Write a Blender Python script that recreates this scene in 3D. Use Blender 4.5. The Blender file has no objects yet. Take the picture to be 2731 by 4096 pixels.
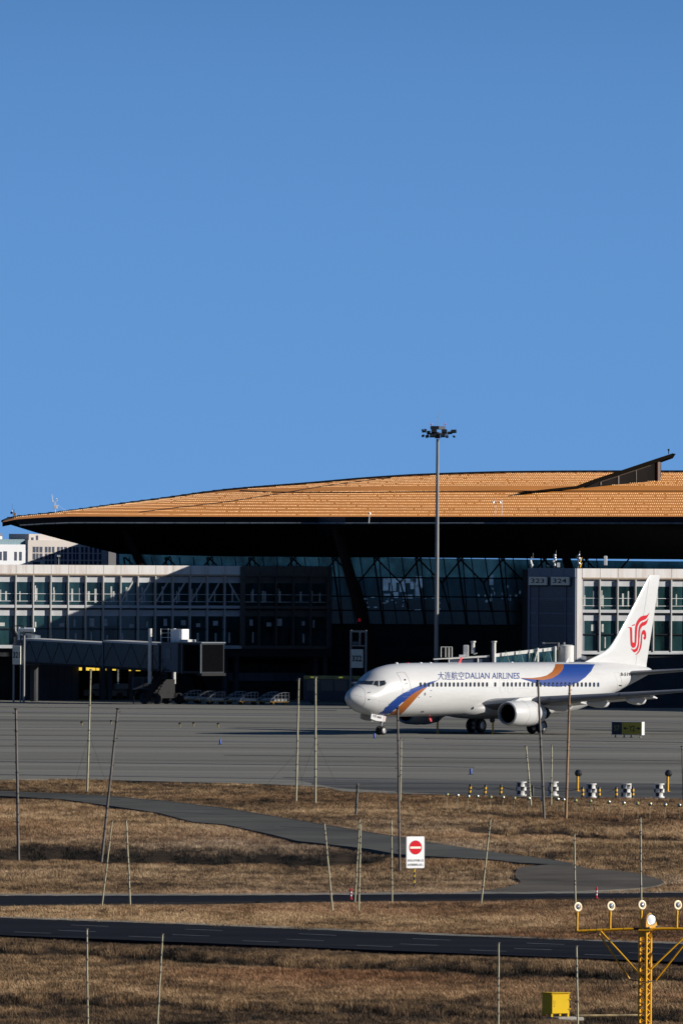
import bpy, bmesh, math, random
import numpy as np
from mathutils import Vector, Matrix
from mathutils.geometry import delaunay_2d_cdt
rnd = random.Random(7)
nrg = np.random.default_rng(11)
scene = bpy.context.scene
COL = scene.collection

# ------------------------------------------------------------------ camera
F_PX = 400.0 / 36.0 * 4096.0
CAM_H = 13.5
PITCH = math.atan(168.0 / F_PX)
ROLL = math.radians(0.35)
CF = Vector((0, math.cos(PITCH), math.sin(PITCH)))
_U0 = Vector((0, -math.sin(PITCH), math.cos(PITCH)))
_R0 = Vector((1, 0, 0))
CR = _R0 * math.cos(ROLL) + _U0 * math.sin(ROLL)
CU = _U0 * math.cos(ROLL) - _R0 * math.sin(ROLL)
CPOS = Vector((0, 0, CAM_H))
cam_data = bpy.data.cameras.new('camera')
cam_data.sensor_fit = 'VERTICAL'
cam_data.sensor_height = 36.0
cam_data.lens = 400.0
cam_data.clip_start = 1.0
cam_data.clip_end = 20000.0
cam = bpy.data.objects.new('camera', cam_data)
COL.objects.link(cam)
mw = Matrix((CR, CU, -CF)).transposed().to_4x4()
mw.translation = CPOS
cam.matrix_world = mw
scene.camera = cam

# ------------------------------------------------------------------ sky, sun, exposure
SUN_AZ = 80.0      # degrees to the right of the direction back towards the camera
SUN_EL = 20.0
_a, _e = math.radians(SUN_AZ), math.radians(SUN_EL)
SUN_DIR = Vector((math.sin(_a) * math.cos(_e), -math.cos(_a) * math.cos(_e), math.sin(_e)))
world = bpy.data.worlds.new("World")
scene.world = world
world.use_nodes = True
nt = world.node_tree
bg = nt.nodes['Background']
sky = nt.nodes.new('ShaderNodeTexSky')
sky.sky_type = 'NISHITA'
sky.sun_disc = False
sky.sun_elevation = _e
sky.sun_rotation = math.radians(180.0 - SUN_AZ)
sky.altitude = 6000.0
sky.air_density = 1.0
sky.dust_density = 0.15
sky.ozone_density = 2.2
tc = nt.nodes.new('ShaderNodeTexCoord')
# the low band of sky fills this long-lens view: z is stretched so that it runs from horizon blue to deeper blue
sx = nt.nodes.new('ShaderNodeSeparateXYZ'); cxyz = nt.nodes.new('ShaderNodeCombineXYZ')
q1 = nt.nodes.new('ShaderNodeMath'); q1.operation = 'MULTIPLY_ADD'; q1.inputs[1].default_value = 1.6e5; q1.inputs[2].default_value = 0.9
q2 = nt.nodes.new('ShaderNodeMath'); q2.operation = 'MULTIPLY_ADD'; q2.inputs[2].default_value = 0.17
q0 = nt.nodes.new('ShaderNodeMath'); q0.operation = 'MAXIMUM'; q0.inputs[1].default_value = 0.0
nm = nt.nodes.new('ShaderNodeVectorMath'); nm.operation = 'NORMALIZE'
nt.links.new(tc.outputs['Generated'], sx.inputs[0])
q3 = nt.nodes.new('ShaderNodeMath'); q3.operation = 'POWER'; q3.inputs[1].default_value = 4.0
nt.links.new(sx.outputs['Z'], q0.inputs[0]); nt.links.new(q0.outputs[0], q3.inputs[0]); nt.links.new(q3.outputs[0], q1.inputs[0])
nt.links.new(q0.outputs[0], q2.inputs[0]); nt.links.new(q1.outputs[0], q2.inputs[1])
nt.links.new(sx.outputs['X'], cxyz.inputs['X']); nt.links.new(sx.outputs['Y'], cxyz.inputs['Y']); nt.links.new(q2.outputs[0], cxyz.inputs['Z'])
nt.links.new(cxyz.outputs[0], nm.inputs[0])
nt.links.new(nm.outputs[0], sky.inputs[0])
hs = nt.nodes.new('ShaderNodeHueSaturation'); hs.inputs['Saturation'].default_value = 1.13
hs.inputs['Hue'].default_value = 0.497
nt.links.new(sky.outputs[0], hs.inputs['Color'])
nt.links.new(hs.outputs[0], bg.inputs['Color'])
bg.inputs['Strength'].default_value = 0.134
sun_data = bpy.data.lights.new('sun', 'SUN')
sun_data.energy = 4.8
sun_data.angle = math.radians(0.5)
sun_data.color = (1.0, 0.945, 0.86)
sun = bpy.data.objects.new('sun', sun_data)
COL.objects.link(sun)
sun.rotation_euler = SUN_DIR.to_track_quat('Z', 'Y').to_euler()
sun.location = (60, 0, 80)
scene.view_settings.view_transform = 'Standard'
scene.view_settings.look = 'None'
scene.view_settings.exposure = 0.38
scene.view_settings.gamma = 1.0

# ------------------------------------------------------------------ photo point -> place
def ray(px, py):
    return CF + CR * ((px - 1365.5) / F_PX) + CU * ((2048.0 - py) / F_PX)
def W(px, py, D):
    d = ray(px, py)
    return CPOS + d * (D / d.y)
def G(px, py, z=0.0):
    d = ray(px, py)
    return CPOS + d * ((z - CAM_H) / d.z)
def X(px, D, py=2500):
    return W(px, py, D).x
def Z(py, D, px=1365):
    return W(px, py, D).z
def sc(D):
    return F_PX / D

# ------------------------------------------------------------------ materials
MATS = {}
def M(name, col, rough=0.6, metal=0.0, var=0.12, scale=3.0, bump=0.0, spec=0.5, coat=0.0, emit=None, stretch=(1, 1, 1), dirt=None, dirtscale=1.5, dirtamt=0.5, place=False):
    m = bpy.data.materials.new(name)
    m.use_nodes = True
    n = m.node_tree.nodes; l = m.node_tree.links
    b = n['Principled BSDF']
    b.inputs['Roughness'].default_value = rough
    b.inputs['Metallic'].default_value = metal
    b.inputs['Specular IOR Level'].default_value = spec
    b.inputs['Coat Weight'].default_value = coat
    b.inputs['Coat Roughness'].default_value = 0.08
    t = n.new('ShaderNodeTexCoord')
    mpn = n.new('ShaderNodeMapping'); mpn.inputs['Scale'].default_value = stretch
    if place:
        gp = n.new('ShaderNodeNewGeometry'); l.new(gp.outputs['Position'], mpn.inputs[0])
    else: l.new(t.outputs['Object'], mpn.inputs[0])
    ns = n.new('ShaderNodeTexNoise'); ns.inputs['Scale'].default_value = scale
    ns.inputs['Detail'].default_value = 6; ns.inputs['Roughness'].default_value = 0.65
    l.new(mpn.outputs[0], ns.inputs['Vector'])
    r = n.new('ShaderNodeValToRGB')
    r.color_ramp.elements[0].position = 0.3; r.color_ramp.elements[1].position = 0.7
    r.color_ramp.elements[0].color = tuple(min(1, c * (1 - var)) for c in col) + (1,)
    r.color_ramp.elements[1].color = tuple(min(1, c * (1 + var)) for c in col) + (1,)
    l.new(ns.outputs['Fac'], r.inputs[0])
    out = r.outputs[0]
    if dirt:
        n2 = n.new('ShaderNodeTexNoise'); n2.inputs['Scale'].default_value = dirtscale
        n2.inputs['Detail'].default_value = 8; n2.inputs['Roughness'].default_value = 0.7
        l.new(mpn.outputs[0], n2.inputs['Vector'])
        r2 = n.new('ShaderNodeValToRGB'); r2.color_ramp.elements[0].position = 0.5; r2.color_ramp.elements[1].position = 0.78
        r2.color_ramp.elements[0].color = (0, 0, 0, 1); r2.color_ramp.elements[1].color = (dirtamt,) * 3 + (1,)
        l.new(n2.outputs['Fac'], r2.inputs[0])
        mx = n.new('ShaderNodeMix'); mx.data_type = 'RGBA'
        l.new(r2.outputs[0], mx.inputs[0]); l.new(out, mx.inputs[6]); mx.inputs[7].default_value = tuple(dirt) + (1,)
        out = mx.outputs[2]
    l.new(out, b.inputs['Base Color'])
    if bump:
        bn = n.new('ShaderNodeBump'); bn.inputs['Strength'].default_value = bump
        bn.inputs['Distance'].default_value = 0.05
        l.new(ns.outputs['Fac'], bn.inputs['Height']); l.new(bn.outputs[0], b.inputs['Normal'])
    if emit:
        b.inputs['Emission Color'].default_value = tuple(emit[:3]) + (1,)
        b.inputs['Emission Strength'].default_value = emit[3]
    MATS[name] = m
    return m

paint_white = M('aircraft_white_paint', (0.52, 0.52, 0.515), 0.32, var=0.03, coat=0.25, dirt=(0.37, 0.35, 0.31), dirtscale=0.7, dirtamt=0.3, stretch=(0.35, 1, 1.4))
belly_grey = M('aircraft_grey_paint', (0.36, 0.36, 0.35), 0.45, var=0.06)
wing_grey = M('wing_grey_paint', (0.13, 0.14, 0.155), 0.4, var=0.06)
livery_blue = M('livery_blue', (0.009, 0.040, 0.20), 0.4, var=0.03, spec=0.3)
livery_orange = M('livery_orange', (0.26, 0.078, 0.013), 0.45, var=0.04, spec=0.3)
logo_red = M('logo_red', (0.43, 0.001, 0.010), 0.5, var=0.03, spec=0.3)
letter_blue = M('letter_blue', (0.020, 0.045, 0.17), 0.5, var=0.03)
letter_black = M('letter_black', (0.012, 0.012, 0.014), 0.6, var=0.05)
line_grey = M('panel_line_grey', (0.12, 0.12, 0.13), 0.6)
soft_line = M('soft_panel_line', (0.46, 0.45, 0.43), 0.6)
window_glass = M('cabin_window_glass', (0.02, 0.025, 0.035), 0.12, var=0.1)
lip_metal = M('inlet_lip_metal', (0.26, 0.27, 0.29), 0.5, metal=0.3)
dark_metal = M('dark_metal', (0.018, 0.018, 0.02), 0.7, spec=0.15)
gear_grey = M('gear_grey', (0.28, 0.28, 0.28), 0.45, metal=0.3)
hub_grey = M('wheel_hub', (0.42, 0.42, 0.42), 0.4, metal=0.4)
rubber = M('tyre_rubber', (0.012, 0.012, 0.013), 0.75)
black_hole = M('black_interior', (0.004, 0.004, 0.005), 0.9, spec=0.0)
red_paint = M('red_paint', (0.55, 0.01, 0.02), 0.4, var=0.05)
white_paint = M('white_paint', (0.78, 0.78, 0.76), 0.5, var=0.05)
sign_white = M('sign_white_sheet', (0.83, 0.83, 0.83), 0.4, var=0.02)
yellow_paint = M('yellow_paint', (0.70, 0.345, 0.003), 0.4, var=0.06, dirt=(0.3, 0.16, 0.01), dirtscale=4, dirtamt=0.35)
yellow_box = M('yellow_cabinet_paint', (0.66, 0.42, 0.0), 0.5, spec=0.2, var=0.04, dirt=(0.35, 0.22, 0.01), dirtscale=6, dirtamt=0.25)
amber = M('amber_band', (0.75, 0.40, 0.01), 0.45)
sign_yellow = M('taxi_sign_yellow', (0.40, 0.31, 0.02), 0.45)
sign_black = M('taxi_sign_black', (0.01, 0.014, 0.02), 0.45)
apron_blue = M('edge_marker_blue', (0.02, 0.07, 0.36), 0.45)
bamboo = M('bamboo_pole', (0.38, 0.35, 0.22), 0.55, var=0.35, scale=2.0, stretch=(1, 1, 0.6))
bamboo_tan = M('tan_wood_pole', (0.30, 0.17, 0.08), 0.6, var=0.35, scale=2.0, stretch=(1, 1, 0.6))
wood_grey = M('grey_wood_pole', (0.12, 0.105, 0.09), 0.7, var=0.5, scale=2.5, stretch=(1, 1, 0.5))
wire_dark = M('dark_wire', (0.03, 0.03, 0.03), 0.6)
mast_grey = M('mast_galvanised', (0.22, 0.22, 0.22), 0.5, metal=0.3, var=0.15, stretch=(1, 1, 0.2))
lamp_dark = M('lamp_housing_dark', (0.02, 0.021, 0.023), 0.5)
silver = M('reflective_silver', (0.5, 0.5, 0.51), 0.3, metal=0.9)
disc_yellow = M('reflective_yellow', (0.42, 0.39, 0.05), 0.4)
parapet_mat = M('parapet_white_panel', (0.66, 0.63, 0.60), 0.5, var=0.06, stretch=(1.2, 1, 0.12), scale=2, dirt=(0.40, 0.28, 0.21), dirtscale=0.9, dirtamt=0.85, place=True)
mullion_mat = M('mullion_white', (0.46, 0.45, 0.43), 0.45, var=0.12, dirt=(0.24, 0.2, 0.17), dirtscale=1.5, dirtamt=0.7, place=True)
blind_mat = M('roller_blind', (0.43, 0.44, 0.45), 0.7, var=0.16, scale=0.5, place=True)
pier_dark = M('pier_dark_bays', (0.085, 0.078, 0.070), 0.6, var=0.2, place=True, spec=0.2)  # one darker colour for parapet, frames and blinds of the right-hand bays
glass_mat = M('curtain_wall_glass', (0.012, 0.034, 0.036), 0.08, var=0.95, scale=0.55, stretch=(1.1, 0.6, 0.35), spec=0.35, place=True)  # strong noise tone imitates patchy reflections on the panes
glass_teal = M('teal_glass', (0.085, 0.165, 0.150), 0.12, metal=0.8, var=0.75, scale=0.6, stretch=(0.8, 1, 0.5), spec=0.3, place=True)  # noise tone imitates broken reflections in the hall glazing
pier_column_mat = M('pier_inner_column', (0.42, 0.42, 0.40), 0.7, var=0.3, place=True)
reflection_pale = M('reflection_pale', (0.50, 0.53, 0.50), 0.2, var=0.5, scale=0.8, metal=0.8, place=True)
frame_dark = M('dark_window_frame', (0.008, 0.010, 0.012), 0.6, spec=0.1)
soffit_mat = M('roof_soffit_dark', (0.005, 0.007, 0.009), 0.7, var=0.15, spec=0.1)
fascia_mat = M('roof_fascia_dark', (0.010, 0.013, 0.017), 0.5, var=0.2, spec=0.2)
gutter_mat = M('gutter_grey', (0.12, 0.14, 0.16), 0.4, var=0.3, stretch=(0.3, 1, 1))
column_mat = M('column_maroon', (0.014, 0.005, 0.004), 0.6, spec=0.1)
wall_dark = M('dark_panel_wall', (0.020, 0.021, 0.023), 0.7, var=0.25, scale=0.4, spec=0.1)
wall_grey = M('grey_panel_wall', (0.05, 0.052, 0.057), 0.7, var=0.25, scale=0.4, spec=0.15)
slab_dark = M('concrete_slab_dark', (0.03, 0.032, 0.034), 0.8, spec=0.1)
bridge_panel = M('bridge_panel_blue_grey', (0.055, 0.075, 0.10), 0.5, var=0.15)
bridge_glass = M('bridge_glass', (0.016, 0.028, 0.03), 0.15, var=0.5, stretch=(2, 1, 0.1), spec=0.3)
bridge_roof = M('bridge_roof_sheet', (0.50, 0.50, 0.48), 0.5, var=0.15, dirt=(0.25, 0.22, 0.18))
bridge_frame = M('bridge_frame_white', (0.62, 0.61, 0.58), 0.5, var=0.12, dirt=(0.3, 0.27, 0.22))
green_brace = M('green_brace', (0.03, 0.13, 0.11), 0.5)
gate_board = M('gate_board_pale', (0.60, 0.60, 0.52), 0.6, var=0.08)
end_wall = M('blue_grey_cladding', (0.065, 0.085, 0.115), 0.5, var=0.15)
louvre_mat = M('louvre_blue_grey', (0.045, 0.06, 0.085), 0.5)
bus_body = M('bus_dark_body', (0.02, 0.025, 0.035), 0.4)
bus_yellow = M('bus_yellow_roof', (0.26, 0.22, 0.06), 0.5, var=0.3)
car_body = M('car_grey_body', (0.10, 0.11, 0.12), 0.35)
glow_yellow = M('glow_yellow_strip', (0.8, 0.55, 0.1), 0.5, emit=(1.0, 0.68, 0.08, 0.75))  # yellow strip colour with its own emission
beacon_red = M('lit_red_beacon', (0.3, 0.008, 0.015), 0.5, emit=(1.0, 0.02, 0.05, 0.06))
cart_cover = M('cart_silver_cover', (0.50, 0.48, 0.45), 0.45, var=0.12, dirt=(0.35, 0.25, 0.12), dirtamt=0.7)
cart_frame = M('cart_frame', (0.30, 0.30, 0.30), 0.5)
cart_base = M('cart_base_yellow', (0.34, 0.19, 0.04), 0.6, var=0.2)
city_white = M('city_white_wall', (0.66, 0.67, 0.69), 0.8, var=0.03, scale=0.3)
city_beige = M('city_beige_wall', (0.52, 0.47, 0.43), 0.8, var=0.04, scale=0.3)
city_teal = M('city_teal_parapet', (0.13, 0.22, 0.26), 0.5, var=0.15, stretch=(1, 1, 0.1))
city_window = M('city_window', (0.03, 0.045, 0.08), 0.3)
city_blue = M('city_blue_block', (0.12, 0.16, 0.26), 0.6)
concrete_slab = M('concrete_pad', (0.30, 0.28, 0.25), 0.9, var=0.2)
lamp_lens = M('lamp_lens_glass', (0.55, 0.57, 0.62), 0.12, metal=0.75, var=0.4, scale=14)
flash_lens = M('flash_lens_white', (0.86, 0.87, 0.88), 0.25, var=0.03)
orange_rim = M('lamp_rim', (0.86, 0.66, 0.40), 0.35, var=0.1)
weed_mat = M('dry_weed_stem', (0.05, 0.035, 0.025), 0.9)

# ------------------------------------------------------------------ mesh builder
class MB:
    def __init__(s):
        s.v = []; s.f = []; s.mi = []
    def add(s, verts, faces, mi=0):
        o = len(s.v)
        s.v.extend([tuple(p) for p in verts])
        s.f.extend([tuple(i + o for i in f) for f in faces])
        s.mi.extend([mi] * len(faces))
    def box(s, x0, x1, y0, y1, z0, z1, mi=0):
        s.add([(x0, y0, z0), (x1, y0, z0), (x1, y1, z0), (x0, y1, z0), (x0, y0, z1), (x1, y0, z1), (x1, y1, z1), (x0, y1, z1)],
              [(3, 2, 1, 0), (4, 5, 6, 7), (0, 1, 5, 4), (1, 2, 6, 5), (2, 3, 7, 6), (3, 0, 4, 7)], mi)
        return s
    def obox(s, c, ax, ay, az, mi=0):
        """box from centre and three half-axis vectors"""
        c, ax, ay, az = map(Vector, (c, ax, ay, az))
        P = [c + ax * i + ay * j + az * k for k in (-1, 1) for (i, j) in ((-1, -1), (1, -1), (1, 1), (-1, 1))]
        s.add(P, [(3, 2, 1, 0), (4, 5, 6, 7), (0, 1, 5, 4), (1, 2, 6, 5), (2, 3, 7, 6), (3, 0, 4, 7)], mi)
        return s
    def rbox(s, x0, x1, y0, y1, z0, z1, b, mi=0):
        """box with its vertical and top edges chamfered"""
        pts = [(x0 + b, y0), (x1 - b, y0), (x1, y0 + b), (x1, y1 - b), (x1 - b, y1), (x0 + b, y1), (x0, y1 - b), (x0, y0 + b)]
        cx, cy = (x0 + x1) / 2, (y0 + y1) / 2
        ins = [(cx + (x - cx) * (1 - 2 * b / (x1 - x0)), cy + (y - cy) * (1 - 2 * b / (y1 - y0))) for x, y in pts]
        n = 8
        V = [(x, y, z0) for x, y in pts] + [(x, y, z1 - b) for x, y in pts] + [(x, y, z1) for x, y in ins]
        Fc = [tuple(range(n - 1, -1, -1)), tuple(range(2 * n, 3 * n))]
        for i in range(n):
            j = (i + 1) % n
            Fc += [(i, j, n + j, n + i), (n + i, n + j, 2 * n + j, 2 * n + i)]
        s.add(V, Fc, mi)
        return s
    def tube(s, pts, r, seg=8, mi=0, caps=True):
        pts = [Vector(p) for p in pts]
        rs = r if isinstance(r, (list, tuple)) else [r] * len(pts)
        rings = []
        up = None
        for i, p in enumerate(pts):
            d = (pts[min(i + 1, len(pts) - 1)] - pts[max(i - 1, 0)]).normalized()
            if up is None:
                up = Vector((0, 0, 1)) if abs(d.z) < 0.9 else Vector((1, 0, 0))
            a = d.cross(up).normalized(); b = a.cross(d).normalized(); up = b
            rings.append([p + (a * math.cos(2 * math.pi * k / seg) + b * math.sin(2 * math.pi * k / seg)) * rs[i] for k in range(seg)])
        V = [q for rg in rings for q in rg]; Fc = []
        for i in range(len(rings) - 1):
            for k in range(seg):
                k2 = (k + 1) % seg
                Fc.append((i * seg + k, i * seg + k2, (i + 1) * seg + k2, (i + 1) * seg + k))
        if caps:
            Fc.append(tuple(range(seg - 1, -1, -1))); Fc.append(tuple((len(rings) - 1) * seg + k for k in range(seg)))
        s.add(V, Fc, mi)
        return s
    def lathe(s, prof, seg=24, axis='z', c=(0, 0, 0), mi=0, sy=1.0, mis=None, ang0=0.0):
        """prof: list of (r, h); revolve about axis through c"""
        V = []
        for (r, h) in prof:
            for k in range(seg):
                a = 2 * math.pi * k / seg + ang0
                u, w = r * math.cos(a), r * math.sin(a)
                if axis == 'z': p = (u, w, h)
                elif axis == 'x': p = (h, u, w * sy)
                else: p = (u, h, w * sy)
                V.append((p[0] + c[0], p[1] + c[1], p[2] + c[2]))
        for i in range(len(prof) - 1):
            Fc = []
            for k in range(seg):
                k2 = (k + 1) % seg
                f = (i * seg + k, i * seg + k2, (i + 1) * seg + k2, (i + 1) * seg + k)
                if axis == 'y': f = f[::-1]
                Fc.append(f)
            o = len(s.v)
            if i == 0: base = o
            if i == 0:
                s.v.extend(V)
            s.f.extend([tuple(q + base for q in f) for f in Fc])
            for k in range(seg):
                s.mi.append(mis(i, k) if mis else mi)
        return s
    def grid(s, P, mi=0, flip=False):
        """P: rows x cols list of points"""
        r, c = len(P), len(P[0])
        V = [q for row in P for q in row]; Fc = []
        for i in range(r - 1):
            for j in range(c - 1):
                f = (i * c + j, i * c + j + 1, (i + 1) * c + j + 1, (i + 1) * c + j)
                Fc.append(f[::-1] if flip else f)
        s.add(V, Fc, mi)
        return s
    def prism(s, poly, ax_pts, mi=0):
        """poly of 3-D points extruded by vector ax_pts"""
        d = Vector(ax_pts); n = len(poly)
        V = [Vector(p) for p in poly] + [Vector(p) + d for p in poly]
        Fc = [tuple(range(n - 1, -1, -1)), tuple(range(n, 2 * n))]
        for i in range(n):
            j = (i + 1) % n
            Fc.append((i, j, n + j, n + i))
        s.add(V, Fc, mi)
        return s
    def build(s, name, mats, parent=None, world=False, smooth=None, loc=None):
        off = Vector((0, 0, 0))
        if world and parent is not None:
            off = ORIG.get(parent.name, Vector((0, 0, 0)))
        V = [(x - off.x, y - off.y, z - off.z) for (x, y, z) in s.v] if off.length else s.v
        me = bpy.data.meshes.new(name)
        me.from_pydata(V, [], s.f)
        mats = mats if isinstance(mats, (list, tuple)) else [mats]
        for m in mats: me.materials.append(m)
        if len(mats) > 1:
            me.polygons.foreach_set('material_index', s.mi)
        bm = bmesh.new(); bm.from_mesh(me)
        bmesh.ops.recalc_face_normals(bm, faces=bm.faces)
        bm.to_mesh(me); bm.free()
        if smooth is not None:
            me.shade_smooth()
            me.set_sharp_from_angle(angle=math.radians(smooth))
        me.update()
        o = bpy.data.objects.new(name, me)
        COL.objects.link(o)
        if parent is not None: o.parent = parent
        if loc is not None: o.location = loc
        return o
ORIG = {}
def tag(o, label=None, cat=None, group=None, kind=None):
    if label: o['label'] = label
    if cat: o['category'] = cat
    if group: o['group'] = group
    if kind: o['kind'] = kind
    return o
def thing(name, label, cat, loc=(0, 0, 0), rz=0.0, group=None):
    o = bpy.data.objects.new(name, None)
    o.empty_display_size = 0.3
    COL.objects.link(o)
    o.location = loc; o.rotation_euler = (0, 0, rz)
    ORIG[o.name] = Vector(loc)
    return tag(o, label, cat, group)
def copy_tree(src, parent=None):
    kids = [c for c in src.children]
    c = src.copy(); COL.objects.link(c)
    if parent is not None: c.parent = parent
    for k in kids: copy_tree(k, c)
    return c
_TXT = {}
def text2d(body, bold=0.0):
    key = (body, bold)
    if key not in _TXT:
        cu = bpy.data.curves.new('lettering', 'FONT'); cu.body = body; cu.size = 1.0; cu.offset = bold; cu.resolution_u = 3
        ob = bpy.data.objects.new('lettering', cu); COL.objects.link(ob)
        bpy.context.view_layer.update()
        me = bpy.data.meshes.new_from_object(ob)
        vs = [(v.co.x, v.co.y) for v in me.vertices]; fs = [tuple(p.vertices) for p in me.polygons]
        bpy.data.objects.remove(ob); bpy.data.meshes.remove(me); bpy.data.curves.remove(cu)
        xs = [v[0] for v in vs]; ys = [v[1] for v in vs]
        x0, x1, y0, y1 = min(xs), max(xs), min(ys), max(ys)
        _TXT[key] = ([((x - x0) / (x1 - x0), (y - y0) / (y1 - y0)) for x, y in vs], fs)
    return _TXT[key]
def text_quad(mb, body, o, right, up, bold=0.0, mi=0):
    """lettering stretched over the rectangle o, o+right, o+up"""
    vs, fs = text2d(body, bold)
    o, right, up = Vector(o), Vector(right), Vector(up)
    mb.add([o + right * x + up * y for x, y in vs], fs, mi)
    return mb
def text_part(name, body, o, right, up, mat, parent, bold=0.0):
    vs, fs = text2d(body, bold)
    o, right, up = Vector(o), Vector(right), Vector(up)
    me = bpy.data.meshes.new(name)
    me.from_pydata([o + right * x + up * y for x, y in vs], [], fs)
    me.materials.append(mat)
    ob = bpy.data.objects.new(name, me); COL.objects.link(ob); ob.parent = parent
    return ob
def pchip(xs, ys):
    xs = np.asarray(xs, float); ys = np.asarray(ys, float)
    h = np.diff(xs); d = np.diff(ys) / h
    m = np.zeros_like(ys)
    for i in range(1, len(xs) - 1):
        if d[i - 1] * d[i] > 0:
            w1 = 2 * h[i] + h[i - 1]; w2 = h[i] + 2 * h[i - 1]
            m[i] = (w1 + w2) / (w1 / d[i - 1] + w2 / d[i])
    m[0], m[-1] = d[0], d[-1]
    def f(x):
        x = min(max(x, xs[0]), xs[-1])
        i = min(max(int(np.searchsorted(xs, x)) - 1, 0), len(xs) - 2)
        t = (x - xs[i]) / h[i]
        return float((1 + 2 * t) * (1 - t) ** 2 * ys[i] + t * (1 - t) ** 2 * h[i] * m[i] + t * t * (3 - 2 * t) * ys[i + 1] + t * t * (t - 1) * h[i] * m[i + 1])
    return f
def lerp_table(tab):
    xs = [a for a, b in tab]; ys = [b for a, b in tab]
    return lambda x: float(np.interp(x, xs, ys))
def crom(pts, n=6, closed=True):
    out = []; N = len(pts)
    rng = range(N) if closed else range(N - 1)
    for i in rng:
        if closed:
            p0, p1, p2, p3 = pts[i - 1], pts[i], pts[(i + 1) % N], pts[(i + 2) % N]
        else:
            p0, p1, p2, p3 = pts[max(i - 1, 0)], pts[i], pts[i + 1], pts[min(i + 2, N - 1)]
        for k in range(n):
            t = k / n
            out.append(tuple(0.5 * (2 * p1[a] + (p2[a] - p0[a]) * t + (2 * p0[a] - 5 * p1[a] + 4 * p2[a] - p3[a]) * t * t + (3 * p1[a] - p0[a] - 3 * p2[a] + p3[a]) * t ** 3) for a in (0, 1)))
    if not closed: out.append(tuple(pts[-1]))
    return out
def inside(poly, x, y):
    poly = np.asarray(poly, float)
    x = np.asarray(x, float); y = np.asarray(y, float)
    r = np.zeros(x.shape, bool)
    n = len(poly)
    for i in range(n):
        x0, y0 = poly[i]; x1, y1 = poly[(i + 1) % n]
        c = ((y0 > y) != (y1 > y)) & (x < (x1 - x0) * (y - y0) / ((y1 - y0) if y1 != y0 else 1e-9) + x0)
        r ^= c
    return r
def tri_fill(poly, step):
    """triangles filling a 2-D polygon with extra inner points every step"""
    P = [Vector(p) for p in poly]; n = len(P)
    E = [(i, (i + 1) % n) for i in range(n)]
    xs = [p[0] for p in poly]; ys = [p[1] for p in poly]
    gx, gy = np.meshgrid(np.arange(min(xs) + step / 2, max(xs), step), np.arange(min(ys) + step / 2, max(ys), step))
    gx = gx.ravel(); gy = gy.ravel()
    if gx.size:
        k = inside(poly, gx, gy)
        P += [Vector((float(a), float(b))) for a, b in zip(gx[k], gy[k])]
    r = delaunay_2d_cdt(P, E, [], 1, 1e-5)
    return [tuple(v) for v in r[0]], [tuple(f) for f in r[2]]
def S(x0, y0, k, pts):
    """points read in an enlarged crop -> photo points"""
    return [(x0 + a * k, y0 + b * k) for a, b in pts]

# ================================================================== SETTING: ground, apron, roads, grass
def sheet_mat(name, cols, sx, sy, rough, line=None, fine=40.0, bump=0.15, spec=0.04):
    """paving: broad lanes along world x, patches and fine grain, all in world metres"""
    m = bpy.data.materials.new(name); m.use_nodes = True
    n = m.node_tree.nodes; l = m.node_tree.links; b = n['Principled BSDF']
    b.inputs['Roughness'].default_value = rough; b.inputs['Specular IOR Level'].default_value = spec
    g = n.new('ShaderNodeNewGeometry')
    def noise(vec_scale, scale, det, rot=0.0):
        mpn = n.new('ShaderNodeMapping'); mpn.inputs['Scale'].default_value = vec_scale
        mpn.inputs['Rotation'].default_value = (0, 0, rot)
        l.new(g.outputs['Position'], mpn.inputs[0])
        t = n.new('ShaderNodeTexNoise'); t.inputs['Scale'].default_value = scale; t.inputs['Detail'].default_value = det
        t.inputs['Roughness'].default_value = 0.6
        l.new(mpn.outputs[0], t.inputs['Vector']); return t.outputs['Fac']
    a1 = noise((sx, sy, 1), 1.0, 5, 0.02)
    a2 = noise((sx * 3, sy * 6, 1), 1.0, 4, -0.01)
    a3 = noise((1, 1, 1), 2.2, 6)
    a4 = noise((1, 0.3, 1), fine, 2)
    def mad(x, k, add):
        q = n.new('ShaderNodeMath'); q.operation = 'MULTIPLY_ADD'
        l.new(x, q.inputs[0]); q.inputs[1].default_value = k
        if isinstance(add, (int, float)): q.inputs[2].default_value = add
        else: l.new(add, q.inputs[2])
        return q.outputs[0]
    f = mad(a1, 1.0, mad(a2, 0.48, mad(a3, 0.25, mad(a4, 0.2, -0.465))))
    r = n.new('ShaderNodeValToRGB')
    els = r.color_ramp.elements
    while len(els) < len(cols): els.new(0.5)
    for i, (p, c) in enumerate(cols):
        els[i].position = p; els[i].color = tuple(c) + (1,)
    l.new(f, r.inputs[0])
    l.new(r.outputs[0], b.inputs['Base Color'])
    bn = n.new('ShaderNodeBump'); bn.inputs['Strength'].default_value = bump; bn.inputs['Distance'].default_value = 0.02
    l.new(a4, bn.inputs['Height']); l.new(bn.outputs[0], b.inputs['Normal'])
    return m
soil = sheet_mat('dry_soil', [(0.2, (0.016, 0.013, 0.010)), (0.5, (0.05, 0.036, 0.025)), (0.8, (0.11, 0.078, 0.052))], 0.08, 0.10, 0.95)
concrete = sheet_mat('apron_concrete', [(0.26, (0.080, 0.077, 0.067)), (0.42, (0.160, 0.155, 0.135)), (0.58, (0.207, 0.201, 0.176)), (0.8, (0.26, 0.252, 0.22))], 0.005, 0.06, 0.85)
shoulder_mat = sheet_mat('shoulder_asphalt', [(0.25, (0.04, 0.04, 0.042)), (0.5, (0.105, 0.104, 0.099)), (0.8, (0.165, 0.163, 0.152))], 0.01, 0.12, 0.85)
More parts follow.
